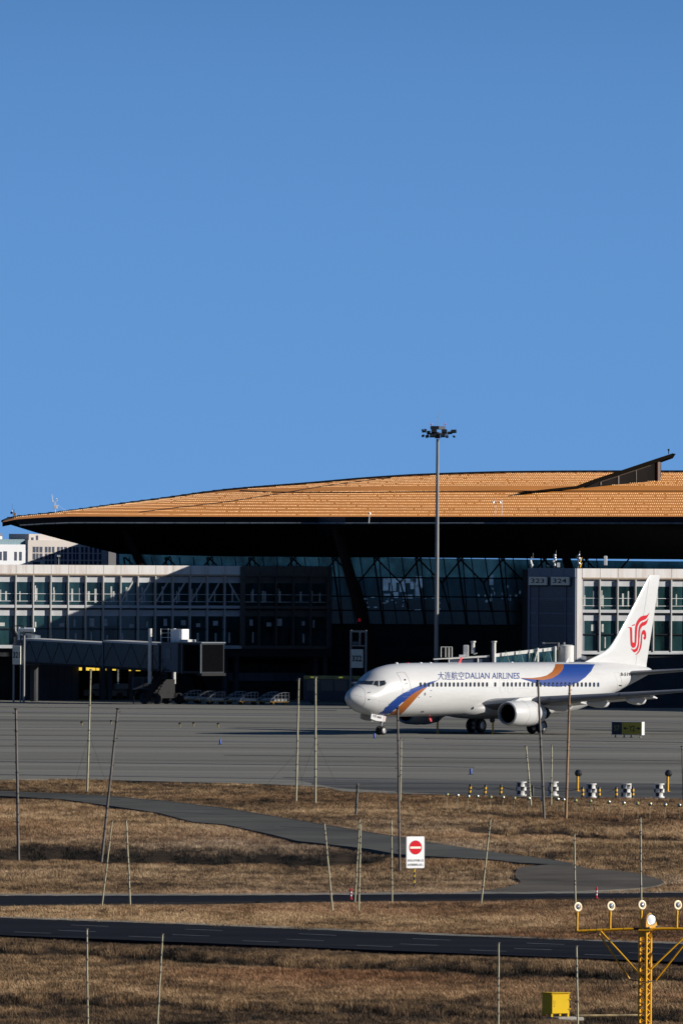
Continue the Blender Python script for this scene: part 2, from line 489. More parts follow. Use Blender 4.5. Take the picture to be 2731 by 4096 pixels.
asphalt = sheet_mat('road_asphalt', [(0.25, (0.009, 0.0095, 0.012)), (0.5, (0.0145, 0.015, 0.018)), (0.8, (0.029, 0.029, 0.031))], 0.012, 0.25, 0.8)
path_mat = sheet_mat('path_asphalt', [(0.25, (0.056, 0.056, 0.051)), (0.5, (0.092, 0.091, 0.082)), (0.8, (0.135, 0.132, 0.118))], 0.10, 0.08, 0.85)
gravel_mat = sheet_mat('gravel_dirt', [(0.2, (0.05, 0.045, 0.038)), (0.5, (0.100, 0.090, 0.077)), (0.8, (0.15, 0.135, 0.115))], 0.15, 0.10, 0.95)
verge_mat = sheet_mat('pale_verge_kerb', [(0.2, (0.10, 0.095, 0.085)), (0.5, (0.20, 0.19, 0.165)), (0.8, (0.30, 0.285, 0.25))], 0.3, 0.3, 0.9)

def gxy(pts, z=0.0):
    return [(G(px, py, z).x, G(px, py, z).y) for px, py in pts]
EDGE_APRON = [(-2600, 3090), (-400, 3112), (0, 3116), (287, 3116), (574, 3124), (900, 3132), (1100, 3138), (1302, 3150), (1340, 3160), (1417, 3169), (1531, 3173), (1800, 3179), (2050, 3187), (2337, 3192), (2731, 3196), (3200, 3203), (5400, 3238)]
ROAD_NEAR_T = [(-1800, 3594), (-500, 3648), (0, 3669), (900, 3701), (1831, 3741), (2313, 3759), (2731, 3774), (3300, 3796), (4600, 3850)]
ROAD_NEAR_B = [(-1800, 3666), (-500, 3722), (0, 3740), (900, 3775), (1831, 3813), (2731, 3848), (3300, 3872), (4600, 3928)]
ROAD_FAR_T = [(-1800, 3588), (-500, 3583), (0, 3581), (900, 3580), (1800, 3574), (2731, 3569), (3300, 3566), (4600, 3559)]
ROAD_FAR_B = [(-1800, 3636), (-500, 3624), (0, 3619), (900, 3606), (1800, 3596), (2731, 3584), (3300, 3578), (4600, 3566)]
PATH_T = [(-400, 3146), (0, 3163), (321, 3177), (402, 3180), (660, 3202), (900, 3231), (1141, 3271), (1244, 3289), (1417, 3317), (1560, 3342), (1623, 3349), (1800, 3381), (2003, 3412), (2233, 3441), (2290, 3452)]
PATH_B = [(-400, 3168), (0, 3183), (247, 3196), (373, 3213), (631, 3250), (775, 3288), (900, 3297), (1089, 3338), (1187, 3363), (1284, 3373), (1474, 3395), (1589, 3416), (1703, 3424), (1831, 3430), (1974, 3438), (2072, 3450), (2221, 3458), (2290, 3459)]
GRAVEL = [(2072, 3472), (2150, 3461), (2233, 3455), (2300, 3460), (2360, 3474), (2491, 3483), (2577, 3500), (2652, 3526), (2600, 3546), (2462, 3557), (2300, 3564), (2089, 3567), (1831, 3571), (1931, 3560), (2003, 3551), (2078, 3530), (2060, 3505)]

def resample(top, n=60):
    xs = np.linspace(top[0][0], top[-1][0], n)
    return list(zip(xs, np.interp(xs, [p[0] for p in top], [p[1] for p in top])))
def band(name, top, bot, z, mat, n=130, skirt=0.4):
    mb = MB()
    T = [G(a, b, z) for a, b in resample(top, n)]; B = [G(a, b, z) for a, b in resample(bot, n)]
    mb.grid([T, B])
    lo = Vector((0, 0, -skirt))
    mb.grid([B, [p + lo for p in B]]); mb.grid([T, [p + lo for p in T]])
    o = mb.build(name, mat)
    return tag(o, kind='structure'), [(p.x, p.y) for p in T] + [(p.x, p.y) for p in reversed(B)]

Z_PAVE = 0.0
road_near, poly_near = band('road', ROAD_NEAR_T, ROAD_NEAR_B, Z_PAVE, asphalt)
road_far, poly_far = band('service_road', ROAD_FAR_T, ROAD_FAR_B, Z_PAVE, asphalt)
path, poly_path = band('path', PATH_T, PATH_B, Z_PAVE, path_mat)
def wob(pts, amp, seed):
    r = random.Random(seed); return [(a, b + r.uniform(-amp, amp)) for a, b in pts]
# pale broken verges along the upper edges of both roads
def offset_band(name, line, d0, d1, z, mat, n=190, seed=1):
    mb = MB(); r = random.Random(seed)
    L = resample(line, n)
    T = [G(a, b + d0 + r.uniform(-1.5, 0.8), z) for a, b in L]; B = [G(a, b + d1 + r.uniform(-0.6, 0.9), z) for a, b in L]
    mb.grid([T, B]); return tag(mb.build(name, mat), kind='structure')
offset_band('road_verge', ROAD_NEAR_T, -5, 2, 0.006, verge_mat, seed=3)
offset_band('service_road_verge', ROAD_FAR_T, -6, 1.5, 0.006, verge_mat, seed=5)
poly_gravel = gxy(crom(GRAVEL, 5))
vs, fs = tri_fill(poly_gravel, 2.0)
mb = MB(); mb.add([(x, y, -0.004) for x, y in vs], fs)
lo = [(x, y, -0.004) for x, y in poly_gravel] + [(x, y, -0.4) for x, y in poly_gravel]
n_ = len(poly_gravel); mb.add(lo, [(i, (i + 1) % n_, n_ + (i + 1) % n_, n_ + i) for i in range(n_)])
tag(mb.build('gravel_turnout', gravel_mat), kind='structure')
# apron: from the grass edge to far behind the terminal
mb = MB()
ed = [G(a, b) for a, b in crom(EDGE_APRON, 6, closed=False)]
rows = [[Vector((p.x * k - 0, p.y + (1400 - p.y) * (1 - 1 / k), 0)) for p in ed] for k in (1.0,)]
far_row = [Vector((p.x * 2.2, 1500, 0)) for p in ed]
mid_row = [p.lerp(q, 0.35) for p, q in zip(ed, far_row)]
mb.grid([ed, mid_row, far_row]); mb.grid([ed, [p + Vector((0, 0, -0.4)) for p in ed]])
apron = tag(mb.build('apron', concrete), kind='structure')
poly_apron = [(p.x, p.y) for p in ed] + [(300, 1500), (-300, 1500)]  # outline on the ground
# darker asphalt shoulder strip beside the grass on the right, and long dark lanes on the apron
def strip(name, pts_t, pts_b, z, mat):
    mb = MB(); mb.grid([[G(a, b, z) for a, b in resample(pts_t, 40)], [G(a, b, z) for a, b in resample(pts_b, 40)]])
    return tag(mb.build(name, mat), kind='structure')
strip('apron_shoulder', [(1130, 3108), (1500, 3112), (2200, 3126), (3100, 3140)], [(1130, 3109), (1350, 3152), (1800, 3178), (3100, 3201)], 0.004, shoulder_mat)
seam_mat = M('rubber_marks', (0.060, 0.058, 0.058), 0.85, var=0.5, scale=0.15, stretch=(1, 6, 1))
seam_soft = M('worn_lane', (0.135, 0.13, 0.125), 0.85, var=0.25, scale=0.12, stretch=(1, 8, 1))
for k, (t, b, m_) in enumerate([
        ([(-300, 2871), (900, 2886), (1500, 2893), (3100, 2922)], 1.6, seam_mat), ([(-300, 2875), (900, 2890), (3100, 2928)], 1.2, seam_mat),
        ([(-300, 2904), (900, 2914), (2000, 2930)], 2.0, seam_soft), ([(-300, 2952), (900, 2962), (1600, 2972), (3100, 2998)], 4.5, seam_soft),
        ([(-300, 2838), (1300, 2860), (3100, 2894)], 6.0, seam_soft), ([(1250, 3132), (1700, 3128), (2400, 3140), (3100, 3152)], 5.0, seam_mat),
        ([(-300, 3090), (900, 3108), (1500, 3119)], 3.0, seam_soft), ([(2300, 2917), (2560, 2922), (3000, 2931)], 2.2, seam_mat), ([(-300, 3040), (700, 3051), (1900, 3066)], 2.5, seam_soft), ([(900, 3018), (1700, 3028), (3100, 3046)], 1.6, seam_soft), ([(-300, 2822), (900, 2834), (1350, 2840)], 2.0, seam_soft), ([(1700, 2952), (2400, 2962), (3100, 2972)], 2.0, seam_soft)]):
    strip('rubber_lane', t, [(a, bb + b) for a, bb in t], 0.008 + 0.002 * k, m_)
crack_mat = M('tar_crack', (0.012, 0.012, 0.012), 0.9)
for pts, w in (([(640, 3246), (700, 3248), (780, 3251), (900, 3257)], 1.2), ([(1120, 3304), (1180, 3308), (1260, 3311), (1320, 3316)], 2.2), ([(1330, 3318), (1380, 3322), (1440, 3327)], 1.2), ([(430, 3196), (480, 3197)], 1.5), ([(300, 3188), (345, 3189)], 1.2), ([(950, 3305), (1010, 3303), (1100, 3304)], 1.4), ([(700, 3225), (830, 3228)], 0.9)):
    strip('path_crack', pts, [(a, b + w) for a, b in pts], 0.005, crack_mat)
for pts, w in (([(-50, 3164), (321, 3178), (402, 3181), (660, 3203), (900, 3232)], 2.2), ([(900, 3232), (1141, 3272), (1417, 3318), (1623, 3350)], 1.8)):
    strip('path_edge_soil', pts, [(a, b + w) for a, b in pts], 0.006, crack_mat)
# road lane dashes
mb = MB()
dash_mat = M('worn_white_dash', (0.11, 0.115, 0.125), 0.8, var=0.5, scale=1)
def along(fr, x0, x1, h):
    a = [(x, np.interp(x, [p[0] for p in ROAD_NEAR_T], [p[1] for p in ROAD_NEAR_T]) * (1 - fr) + np.interp(x, [p[0] for p in ROAD_NEAR_B], [p[1] for p in ROAD_NEAR_B]) * fr) for x in np.linspace(x0, x1, 6)]
    mb.grid([[G(p, q, 0.006) for p, q in a], [G(p, q + h, 0.006) for p, q in a]])
for fr, offs in ((0.28, 285), (0.60, -220), (0.78, 60)):
    for i in range(-1, 7):
        along(fr, offs + i * 455, offs + i * 455 + (150 if fr < 0.7 else 145), 1.1)
tag(mb.build('lane_dashes', dash_mat), kind='structure')

# base ground with shallow swales
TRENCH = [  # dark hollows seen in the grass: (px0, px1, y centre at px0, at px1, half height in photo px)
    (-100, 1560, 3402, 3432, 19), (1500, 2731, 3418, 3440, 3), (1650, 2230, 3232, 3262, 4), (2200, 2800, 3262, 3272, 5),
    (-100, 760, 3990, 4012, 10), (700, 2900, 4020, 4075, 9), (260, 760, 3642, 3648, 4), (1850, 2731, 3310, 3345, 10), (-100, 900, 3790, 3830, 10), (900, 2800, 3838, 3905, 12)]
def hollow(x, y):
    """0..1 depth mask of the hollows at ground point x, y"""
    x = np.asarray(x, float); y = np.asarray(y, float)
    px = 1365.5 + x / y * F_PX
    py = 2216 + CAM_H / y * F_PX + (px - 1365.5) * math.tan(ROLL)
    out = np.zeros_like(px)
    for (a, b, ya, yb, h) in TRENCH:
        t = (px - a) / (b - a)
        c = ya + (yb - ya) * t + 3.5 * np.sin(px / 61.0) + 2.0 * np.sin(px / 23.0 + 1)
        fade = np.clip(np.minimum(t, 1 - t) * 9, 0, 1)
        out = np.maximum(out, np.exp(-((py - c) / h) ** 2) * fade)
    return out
def vnoise(x, y, fx, fy, seed):
    """smooth value noise, numpy"""
    r = np.random.default_rng(seed); T = r.random((256, 256))
    u = x * fx; v = y * fy
    i = np.floor(u).astype(int); j = np.floor(v).astype(int)
    a = u - i; b = v - j
    a = a * a * (3 - 2 * a); b = b * b * (3 - 2 * b)
    g = lambda p, q: T[p % 256, q % 256]
    return (g(i, j) * (1 - a) + g(i + 1, j) * a) * (1 - b) + (g(i, j + 1) * (1 - a) + g(i + 1, j + 1) * a) * b
ys_ = np.concatenate([np.arange(290, 700, 1.6), np.array([760, 900, 1200, 2000, 4000, 9000, 16000])])
rowsP = []
for y in ys_:
    hw = 0.06 * y + 18
    xs_ = np.linspace(-hw, hw, 60)
    yy = np.full_like(xs_, y)
    if y < 700:
        z = -0.06 - 0.10 * vnoise(xs_, yy, 0.15, 0.12, 3) - 0.75 * hollow(xs_, yy)
    else:
        z = np.full_like(xs_, -0.15)
    rowsP.append([(float(a), float(y), float(c)) for a, c in zip(xs_, z)])
mb = MB(); mb.grid(rowsP)
# the near side in front of the picture, and wide flanks
mb.add([(-35, 290, -0.1), (35, 290, -0.1), (300, -50, -0.4), (-300, -50, -0.4)], [(0, 1, 2, 3)], 1)
field_near = sheet_mat('dry_field_near', [(0.2, (0.06, 0.043, 0.028)), (0.5, (0.13, 0.088, 0.054)), (0.8, (0.21, 0.145, 0.09))], 0.05, 0.05, 0.95)
ground = tag(mb.build('ground', [soil, field_near]), kind='structure')
mb = MB()
for s_ in (-1, 1):
    mb.add([(s_ * 35, 290, -0.32), (s_ * (0.06 * 16000 + 18), 16000, -0.32), (s_ * 9000, 16000, -0.4), (s_ * 300, -50, -0.6)], [(0, 1, 2, 3)])
field_mat = sheet_mat('dry_field', [(0.2, (0.06, 0.043, 0.028)), (0.5, (0.13, 0.088, 0.054)), (0.8, (0.21, 0.145, 0.09))], 0.05, 0.05, 0.95)
tag(mb.build('ground_beyond', field_mat), kind='structure')

# dry grass: single tufts scattered over the ground
def grass_material():
    m = bpy.data.materials.new('dry_grass_blades'); m.use_nodes = True
    n = m.node_tree.nodes; l = m.node_tree.links; b = n['Principled BSDF']
    b.inputs['Roughness'].default_value = 0.7; b.inputs['Specular IOR Level'].default_value = 0.2
    at = n.new('ShaderNodeAttribute'); at.attribute_type = 'INSTANCER'; at.attribute_name = 'tone'
    r = n.new('ShaderNodeValToRGB'); els = r.color_ramp.elements
    cols = [(0.0, (0.014, 0.014, 0.011)), (0.25, (0.068, 0.046, 0.032)), (0.5, (0.20, 0.128, 0.070)), (0.75, (0.39, 0.25, 0.130)), (1.0, (0.60, 0.42, 0.24))]
    while len(els) < len(cols): els.new(0.5)
    for i, (p, c) in enumerate(cols): els[i].position = p; els[i].color = c + (1,)
    l.new(at.outputs['Fac'], r.inputs[0])
    out = r.outputs[0]
    for nme, tint in (('redd', (0.74, 0.58, 0.54, 1)), ('grey', (0.95, 1.05, 1.28, 1))):
        a2 = n.new('ShaderNodeAttribute'); a2.attribute_type = 'INSTANCER'; a2.attribute_name = nme
        mx = n.new('ShaderNodeMix'); mx.data_type = 'RGBA'; mx.blend_type = 'MULTIPLY'
        l.new(a2.outputs['Fac'], mx.inputs[0]); l.new(out, mx.inputs[6]); mx.inputs[7].default_value = tint; out = mx.outputs[2]
    l.new(out, b.inputs['Base Color'])
    return m
grass_mat = grass_material()
tufts = bpy.data.collections.new('tufts')
for k in range(5):
    mb = MB(); r = random.Random(40 + k)
    for q in range(14):
        a = r.uniform(0, 2 * math.pi); d = r.uniform(0, 0.20); bx, by = d * math.cos(a), d * math.sin(a)
        h = r.uniform(0.07, 0.20); lean = r.uniform(0.02, 0.10); la = r.uniform(0, 2 * math.pi) * 0.6 + 2.4; w = r.uniform(0.005, 0.010)
        wx, wy = w * math.cos(r.uniform(0, 3.14)), w * 0.5
        dx, dy = lean * math.cos(la), lean * math.sin(la)
        mb.add([(bx - wx, by - wy, -0.05), (bx + wx, by + wy, -0.05), (bx + wx * .8 + dx * .4, by + wy * .8 + dy * .4, h * .6), (bx - wx * .8 + dx * .4, by - wy * .8 + dy * .4, h * .6),
                (bx + dx * 1.3, by + dy * 1.3, h)], [(0, 1, 2, 3), (3, 2, 4)])
    o = mb.build('grass_tuft', grass_mat); COL.objects.unlink(o); tufts.objects.link(o)
def scatter(n, y0, y1):
    y = np.sqrt(nrg.uniform(y0 ** 2, y1 ** 2, n)); x = nrg.uniform(-1, 1, n) * (0.044 * y + 4.0)
    return x, y
parts_ = [scatter(155000, 308, 400), scatter(153000, 400, 470), scatter(216000, 470, 700)]
gx = np.concatenate([p[0] for p in parts_]); gy = np.concatenate([p[1] for p in parts_])
keep = np.ones(gx.shape, bool)
jit = nrg.normal(0, 0.9, gy.shape)
for P_ in (poly_near, poly_far, poly_path, poly_apron):
    keep &= ~inside(P_, gx + (0.25 * jit if P_ is poly_path else 0), gy + jit * (2.2 if P_ is poly_path else 1.0))
keep &= ~(inside(poly_gravel, gx + 0.4 * jit, gy + 2.0 * jit) & (nrg.random(gx.shape) > 0.02))
gx, gy = gx[keep], gy[keep]
hol = hollow(gx, gy)
n1 = vnoise(gx, gy, 0.16, 0.07, 21); n2 = vnoise(gx, gy, 0.5, 0.22, 22); n3 = vnoise(gx, gy, 1.7, 0.8, 23)
near = np.clip((470 - gy) / 100, 0, 1)
band_ = vnoise(gx, gy, 0.03, 0.045, 29)
n4 = vnoise(gx, gy, 0.35, 0.35, 31); n5 = vnoise(gx, gy, 3.6, 1.5, 37)
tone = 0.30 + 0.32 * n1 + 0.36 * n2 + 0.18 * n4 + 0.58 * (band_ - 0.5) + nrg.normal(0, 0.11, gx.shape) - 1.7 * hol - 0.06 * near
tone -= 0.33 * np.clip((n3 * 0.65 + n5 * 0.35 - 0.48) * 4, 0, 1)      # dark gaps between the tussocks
for P_ in (poly_near, poly_far, poly_apron):                        # taller pale straw along the verges
    tone += np.where(inside(P_, gx, gy - 6) & ~inside(P_, gx, gy), 0.20, 0.0)
redd = np.clip((vnoise(gx, gy, 0.05, 0.06, 41) - 0.52) * 4, 0, 1) * (0.35 + 0.65 * near)
grey = np.clip((vnoise(gx, gy, 0.07, 0.04, 43) - 0.45) * 3, 0, 1) * np.clip((gy - 430) / 40, 0, 1) * np.clip((600 - gy) / 60, 0, 1)
tone = np.clip(tone, 0.0, 1.0)
scl = 0.48 + 0.40 * n2 + 0.22 * n3 + nrg.uniform(-0.15, 0.25, gx.shape)
scl *= (1 - 0.25 * hol)
for P_ in (poly_near, poly_far, poly_path, poly_gravel):
    for d_ in (1.5, 4.0):
        scl = np.where(inside(P_, gx, gy + d_), scl * 0.62, scl)
gz = -0.06 - 0.10 * vnoise(gx, gy, 0.15, 0.12, 3) - 0.75 * hol
keep = (n3 + n2 * 0.8 + nrg.random(gx.shape) * 0.7) > 0.55
gx, gy, gz, tone, scl, redd, grey = gx[keep], gy[keep], gz[keep], tone[keep], scl[keep], redd[keep], grey[keep]
me = bpy.data.meshes.new('dry_grass')
me.vertices.add(len(gx)); me.vertices.foreach_set('co', np.stack([gx, gy, gz], 1).ravel().astype(np.float32))
for nme, arr in (('tone', tone), ('scl', scl), ('redd', redd), ('grey', grey), ('spin', nrg.uniform(-0.9, 0.9, gx.shape))):
    at = me.attributes.new(nme, 'FLOAT', 'POINT'); at.data.foreach_set('value', arr.astype(np.float32))
me.materials.append(grass_mat)
grass = bpy.data.objects.new('dry_grass', me); COL.objects.link(grass)
tag(grass, 'dry brown and tan winter grass between the roads', 'grass', kind='stuff')
ng = bpy.data.node_groups.new('grass_scatter', 'GeometryNodeTree')
ng.interface.new_socket(name='Geometry', in_out='INPUT', socket_type='NodeSocketGeometry')
ng.interface.new_socket(name='Geometry', in_out='OUTPUT', socket_type='NodeSocketGeometry')
gi = ng.nodes.new('NodeGroupInput'); go = ng.nodes.new('NodeGroupOutput')
mp_ = ng.nodes.new('GeometryNodeMeshToPoints'); ip = ng.nodes.new('GeometryNodeInstanceOnPoints')
ci = ng.nodes.new('GeometryNodeCollectionInfo'); ci.inputs['Collection'].default_value = tufts
ci.inputs['Separate Children'].default_value = True; ci.inputs['Reset Children'].default_value = True
ip.inputs['Pick Instance'].default_value = True
na = ng.nodes.new('GeometryNodeInputNamedAttribute'); na.data_type = 'FLOAT'; na.inputs['Name'].default_value = 'scl'
nb = ng.nodes.new('GeometryNodeInputNamedAttribute'); nb.data_type = 'FLOAT'; nb.inputs['Name'].default_value = 'spin'
cx_ = ng.nodes.new('ShaderNodeCombineXYZ'); er = ng.nodes.new('FunctionNodeEulerToRotation')
L = ng.links.new
L(gi.outputs[0], mp_.inputs['Mesh']); L(mp_.outputs['Points'], ip.inputs['Points'])
L(ci.outputs[0], ip.inputs['Instance']); L(na.outputs['Attribute'], ip.inputs['Scale'])
L(nb.outputs['Attribute'], cx_.inputs['Z']); L(cx_.outputs[0], er.inputs[0]); L(er.outputs[0], ip.inputs['Rotation'])
L(ip.outputs[0], go.inputs[0])
gm = grass.modifiers.new('scatter', 'NODES'); gm.node_group = ng

# ================================================================== TERMINAL
EAVE_PY = lerp_table([(11, 2089), (30, 2086), (57, 2080), (86, 2076), (180, 2070), (287, 2066), (900, 2067), (3300, 2067)])
SIL_PY = pchip([11, 30, 57, 140, 224, 448, 631, 900, 1244, 1474, 1704, 1831, 1986, 2405, 2731, 3300],
               [2087, 2079, 2072, 2063, 2054, 2023, 1999, 1962, 1934, 1914, 1900, 1896, 1891, 1888, 1888, 1892])
GL = 1052.0
ROOF_D = 1045.0
EAVE_D = lerp_table([(11, 1044.9), (1268, 1044.5), (1292, 1040), (1380, 1029.5), (2010, 1027.5), (2880, 1011), (2960, 1022), (4300, 1026)])  # eave pushed forward as an unseen canopy, shaped to cast the pier shadow
ROOF_W = lambda px: 4 + 72 * min(1, max(0, (px - 11)) / 800) ** 0.75
def roof_pt(px, t):
    E = W(px, EAVE_PY(px), ROOF_D); R = W(px, SIL_PY(px), ROOF_D + ROOF_W(px))
    if t <= 1:
        p = E.lerp(R, t); p.z += 0.35 * math.sin(math.pi * t) * min(1, ROOF_W(px) / 60)
        return p
    q = R + (R - E) * (t - 1); q.z = R.z - (R.z - E.z) * (t - 1) ** 1.5
    return q
def roof_t(px, py):
    lo, hi = 0.0, 1.0
    for _ in range(30):
        m = (lo + hi) / 2; p = roof_pt(px, m)
        d = p - CPOS; v = d.dot(CU) / d.dot(CF); yy = 2048 - v * F_PX
        if yy > py: lo = m
        else: hi = m
    return (lo + hi) / 2
terminal = thing('airport_terminal', 'long dark glass terminal under a sweeping orange roof with pointed left end', 'terminal', (X(1365, 1052), 1052, 0))
roof_orange = M('orange_roof_sheet', (0.76, 0.285, 0.044), 0.55, var=0.12, scale=0.35, stretch=(0.3, 0.5, 1), metal=0.0, spec=0.3, dirt=(0.58, 0.21, 0.034), dirtscale=0.12, dirtamt=0.6)
roof_clip = M('roof_clip_pale', (0.86, 0.56, 0.28), 0.4, var=0.10)
pxs = [11, 16, 22, 30, 42, 57, 80, 110, 140, 180, 224, 280, 340, 400, 470, 540, 620, 700, 800, 900, 1000, 1100, 1190, 1268, 1280, 1292, 1320, 1350, 1380, 1420, 1520, 1640, 1760, 1880, 2000, 2120, 2240, 2360, 2480, 2600, 2731, 2860, 2880, 2920, 2960, 3000, 3200, 3500, 3900, 4300]
ts = [0, .1, .2, .3, .4, .5, .6, .7, .8, .9, 1.0, 1.15, 1.4, 1.8]
mb = MB(); mb.grid([[roof_pt(a, t) for a in pxs] for t in ts])
# rows of small upstanding clips that catch the sun
for i in range(0, 322):
    for k in range(24):
        px = 60 + i * 8.35 + (k % 2) * 4.1 + rnd.uniform(-0.35, 0.35)
        Hp = EAVE_PY(px) - SIL_PY(px); t = (5.0 + 8.7 * k) / max(Hp, 1)
        if t > 0.965 or rnd.random() < 0.04 or 84 < 8.7 * k < 104: continue
        p = roof_pt(px, t); h = rnd.uniform(0.045, 0.07); w = rnd.uniform(0.036, 0.048)
        mb.add([p + Vector((-w, -0.04, 0.0)), p + Vector((w, 0.04, 0.0)), p + Vector((w, 0.04, h)), p + Vector((-w, -0.04, h))], [(0, 1, 2, 3)], 1)
roof = mb.build('roof', [roof_orange, roof_clip], terminal, world=True)
# seams of the roof sheets
mb = MB()
def seam(pts, r):
    P = []
    for a, b in resample(pts, 60):
        p = roof_pt(a, roof_t(a, b)); p.z += 0.03; P.append(p)
    mb.tube(P, r, 4)
seam([(560, 2050), (700, 2033), (900, 2010), (1140, 1972), (1300, 1945), (1480, 1921), (1560, 1913)], 0.05)
seam([(960, 1964), (1110, 1970), (1400, 1971), (2000, 1966), (2731, 1966)], 0.06)
mb.build('roof_seam', frame_dark, roof, world=False) if False else mb.build('roof_seam', frame_dark, terminal, world=True)
# ridge cap with its brackets
mb = MB()
mb.tube([roof_pt(a, 1.0) + Vector((0, 0, 0.05)) for a in pxs], 0.13, 6)
for a in np.arange(40, 3200, 41):
    p = roof_pt(a, 0.985); mb.obox(p + Vector((0, 0, 0.08)), (0.22, 0, 0), (0, 0.5, 0), (0, 0, 0.11))
mb.build('ridge_cap', fascia_mat, terminal, world=True)
# fascia, gutter, soffit
FA_PY = lambda px: EAVE_PY(px) + min(25, max(0, (px - 11) * 0.35))
SOF_PY = lerp_table([(11, 2090), (30, 2095), (143, 2130), (310, 2175), (476, 2216), (900, 2226), (1800, 2232), (2731, 2238), (3300, 2242)])
SOF_D = lambda px: EAVE_D(px) + (GL - EAVE_D(px)) * min(1, max(0.02, (px - 11) / 465))
mb = MB(); mb.grid([[W(a, EAVE_PY(a) - 0.5, ROOF_D - 0.01) for a in pxs], [W(a, EAVE_PY(a), EAVE_D(a)) for a in pxs], [W(a, FA_PY(a), EAVE_D(a) + 0.25) for a in pxs]])
mb.build('fascia', fascia_mat, terminal, world=True)
mb = MB()
for i in range(len(pxs) - 1):
    a, b = pxs[i], pxs[i + 1]
    if a < 80: continue
    mb.tube([W(a, FA_PY(a) + 1, EAVE_D(a) + 0.1), W(b - 2, FA_PY(b) + 1, EAVE_D(b) + 0.1)], 0.09, 6)
mb.build('gutter', gutter_mat, terminal, world=True)
mb = MB(); mb.grid([[W(a, FA_PY(a), EAVE_D(a) + 0.25) for a in pxs], [W(a, SOF_PY(a), SOF_D(a)) for a in pxs], [Vector((roof_pt(a, 1.8).x, roof_pt(a, 1.8).y, roof_pt(a, 1.8).z - 0.4)) for a in pxs]])
mb.build('soffit', soffit_mat, terminal, world=True)
# glass front behind the piers
mb = MB(); mb.add([W(478, 2216, GL - 0.01), W(3000, 2250, GL - 0.01), (X(3000, GL), GL, 11.3), (X(478, GL), GL, 11.3)], [(0, 1, 2, 3)])
mb.build('clerestory_glass', glass_teal, terminal, world=True)
mb = MB(); mb.add([(X(478, GL), GL, 11.3), (X(3000, GL), GL, 11.3), (X(3000, GL), GL, 9.3), (X(478, GL), GL, 9.3)], [(0, 1, 2, 3)])
mb.build('middle_glass', M('grey_teal_glass', (0.026, 0.048, 0.052), 0.15, metal=0.8, var=0.6, scale=0.7, stretch=(1.2, 1, 0.3)), terminal, world=True)
mb = MB(); mb.add([(X(478, GL), GL, 9.3), (X(3000, GL), GL, 9.3), (X(3000, GL), GL, 7.0), (X(478, GL), GL, 7.0)], [(0, 1, 2, 3)])
mb.build('concourse_glass', glass_mat, terminal, world=True)
mb = MB(); mb.box(X(478, GL), X(3000, GL), GL, GL + 0.4, 0, 7.0)
for z in (6.9, 5.4, 3.9, 2.4): mb.box(X(478, GL), X(3000, GL), GL - 0.25, GL - 0.001, z - 0.12, z)
mb.box(X(478, GL), X(3000, GL), GL + 20, GL + 21, 0, 13)
mb.build('lower_wall', wall_dark, terminal, world=True)
mb = MB()
for i, px in enumerate(np.arange(505, 2420, 55.5)):
    sh = -9
    wdt = 0.09 if i % 3 else 0.16
    a = Vector((X(px + sh, GL, 2235), GL - 0.12, Z(2229, GL - 0.12, px))); b = Vector((X(px + 28, GL, 2470), GL - 0.12, 7.0))
    mb.tube([a, b], wdt / 2, 4)
    if i % 3 == 0:
        mb.tube([a + Vector((0.5, -0.05, 0)), b + Vector((0.1, -0.05, 0))], 0.05, 4)
        c = Vector((X(px + 166, GL, 2470), GL - 0.2, 7.6))
        mb.tube([a + Vector((0.1, -0.1, 0)), Vector((X(px + 95, GL), GL - 0.25, 10.9)), Vector((X(px + 130, GL), GL - 0.25, 8.2))], 0.07, 4)
        mb.tube([Vector((X(px + 175, GL), GL - 0.25, 13.2)), Vector((X(px + 95, GL), GL - 0.25, 10.9))], 0.07, 4)
for z in (11.35, 9.6, 8.3, 7.0):
    mb.box(X(478, GL), X(3000, GL), GL - 0.2, GL - 0.05, z - 0.06, z + 0.06)
mb.build('glazing_frame', frame_dark, terminal, world=True)
# pale panes added in place of a building's reflection in the concourse windows
r = random.Random(5)
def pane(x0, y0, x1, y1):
    D = GL - 0.03; mb = MB(); mb.add([W(x0, y0, D), W(x1, y0, D), W(x1, y1, D), W(x0, y1, D)], [(0, 1, 2, 3)]); mb.build('reflection_pane', reflection_pale, terminal, world=True)
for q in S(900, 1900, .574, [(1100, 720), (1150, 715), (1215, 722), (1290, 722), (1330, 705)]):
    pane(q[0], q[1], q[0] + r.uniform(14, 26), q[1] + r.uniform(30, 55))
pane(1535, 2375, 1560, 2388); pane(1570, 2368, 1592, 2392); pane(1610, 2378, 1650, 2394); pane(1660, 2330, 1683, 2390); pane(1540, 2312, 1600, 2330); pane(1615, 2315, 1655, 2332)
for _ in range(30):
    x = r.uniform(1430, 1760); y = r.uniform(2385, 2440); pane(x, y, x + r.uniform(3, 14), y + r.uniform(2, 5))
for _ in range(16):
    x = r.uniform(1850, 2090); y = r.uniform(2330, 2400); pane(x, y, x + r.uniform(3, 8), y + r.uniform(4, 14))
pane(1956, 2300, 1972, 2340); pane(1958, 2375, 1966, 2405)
# leaning maroon columns
def column(t0, t1, D, w, zb=0.0):
    a = W(t0[0], t0[1], D); b = W(t1[0], t1[1], D); d = (a - b).normalized()
    e = b + d * ((zb - b.z) / d.z); a = a + d * 1.2
    mb = MB(); mb.tube([e, a], [w * 0.68, w * 0.45], 10)
    return mb.build('column', column_mat, terminal, world=True, smooth=50)
column((519, 2165), (566, 2262), 1047.0, 0.8)
column((1361, 2167), (1462, 2520), 1034.0, 1.0)
column((2244, 2170), (2272, 2265), 1029.0, 0.85)
mb = MB(); mb.lathe([(0.0, 0.18), (0.10, 0.16), (0.13, 0.0), (0.13, -0.12)], 10, c=tuple(W(1437, 2481, 1032.8)))
mb.build('warning_beacon', beacon_red, terminal, world=True)
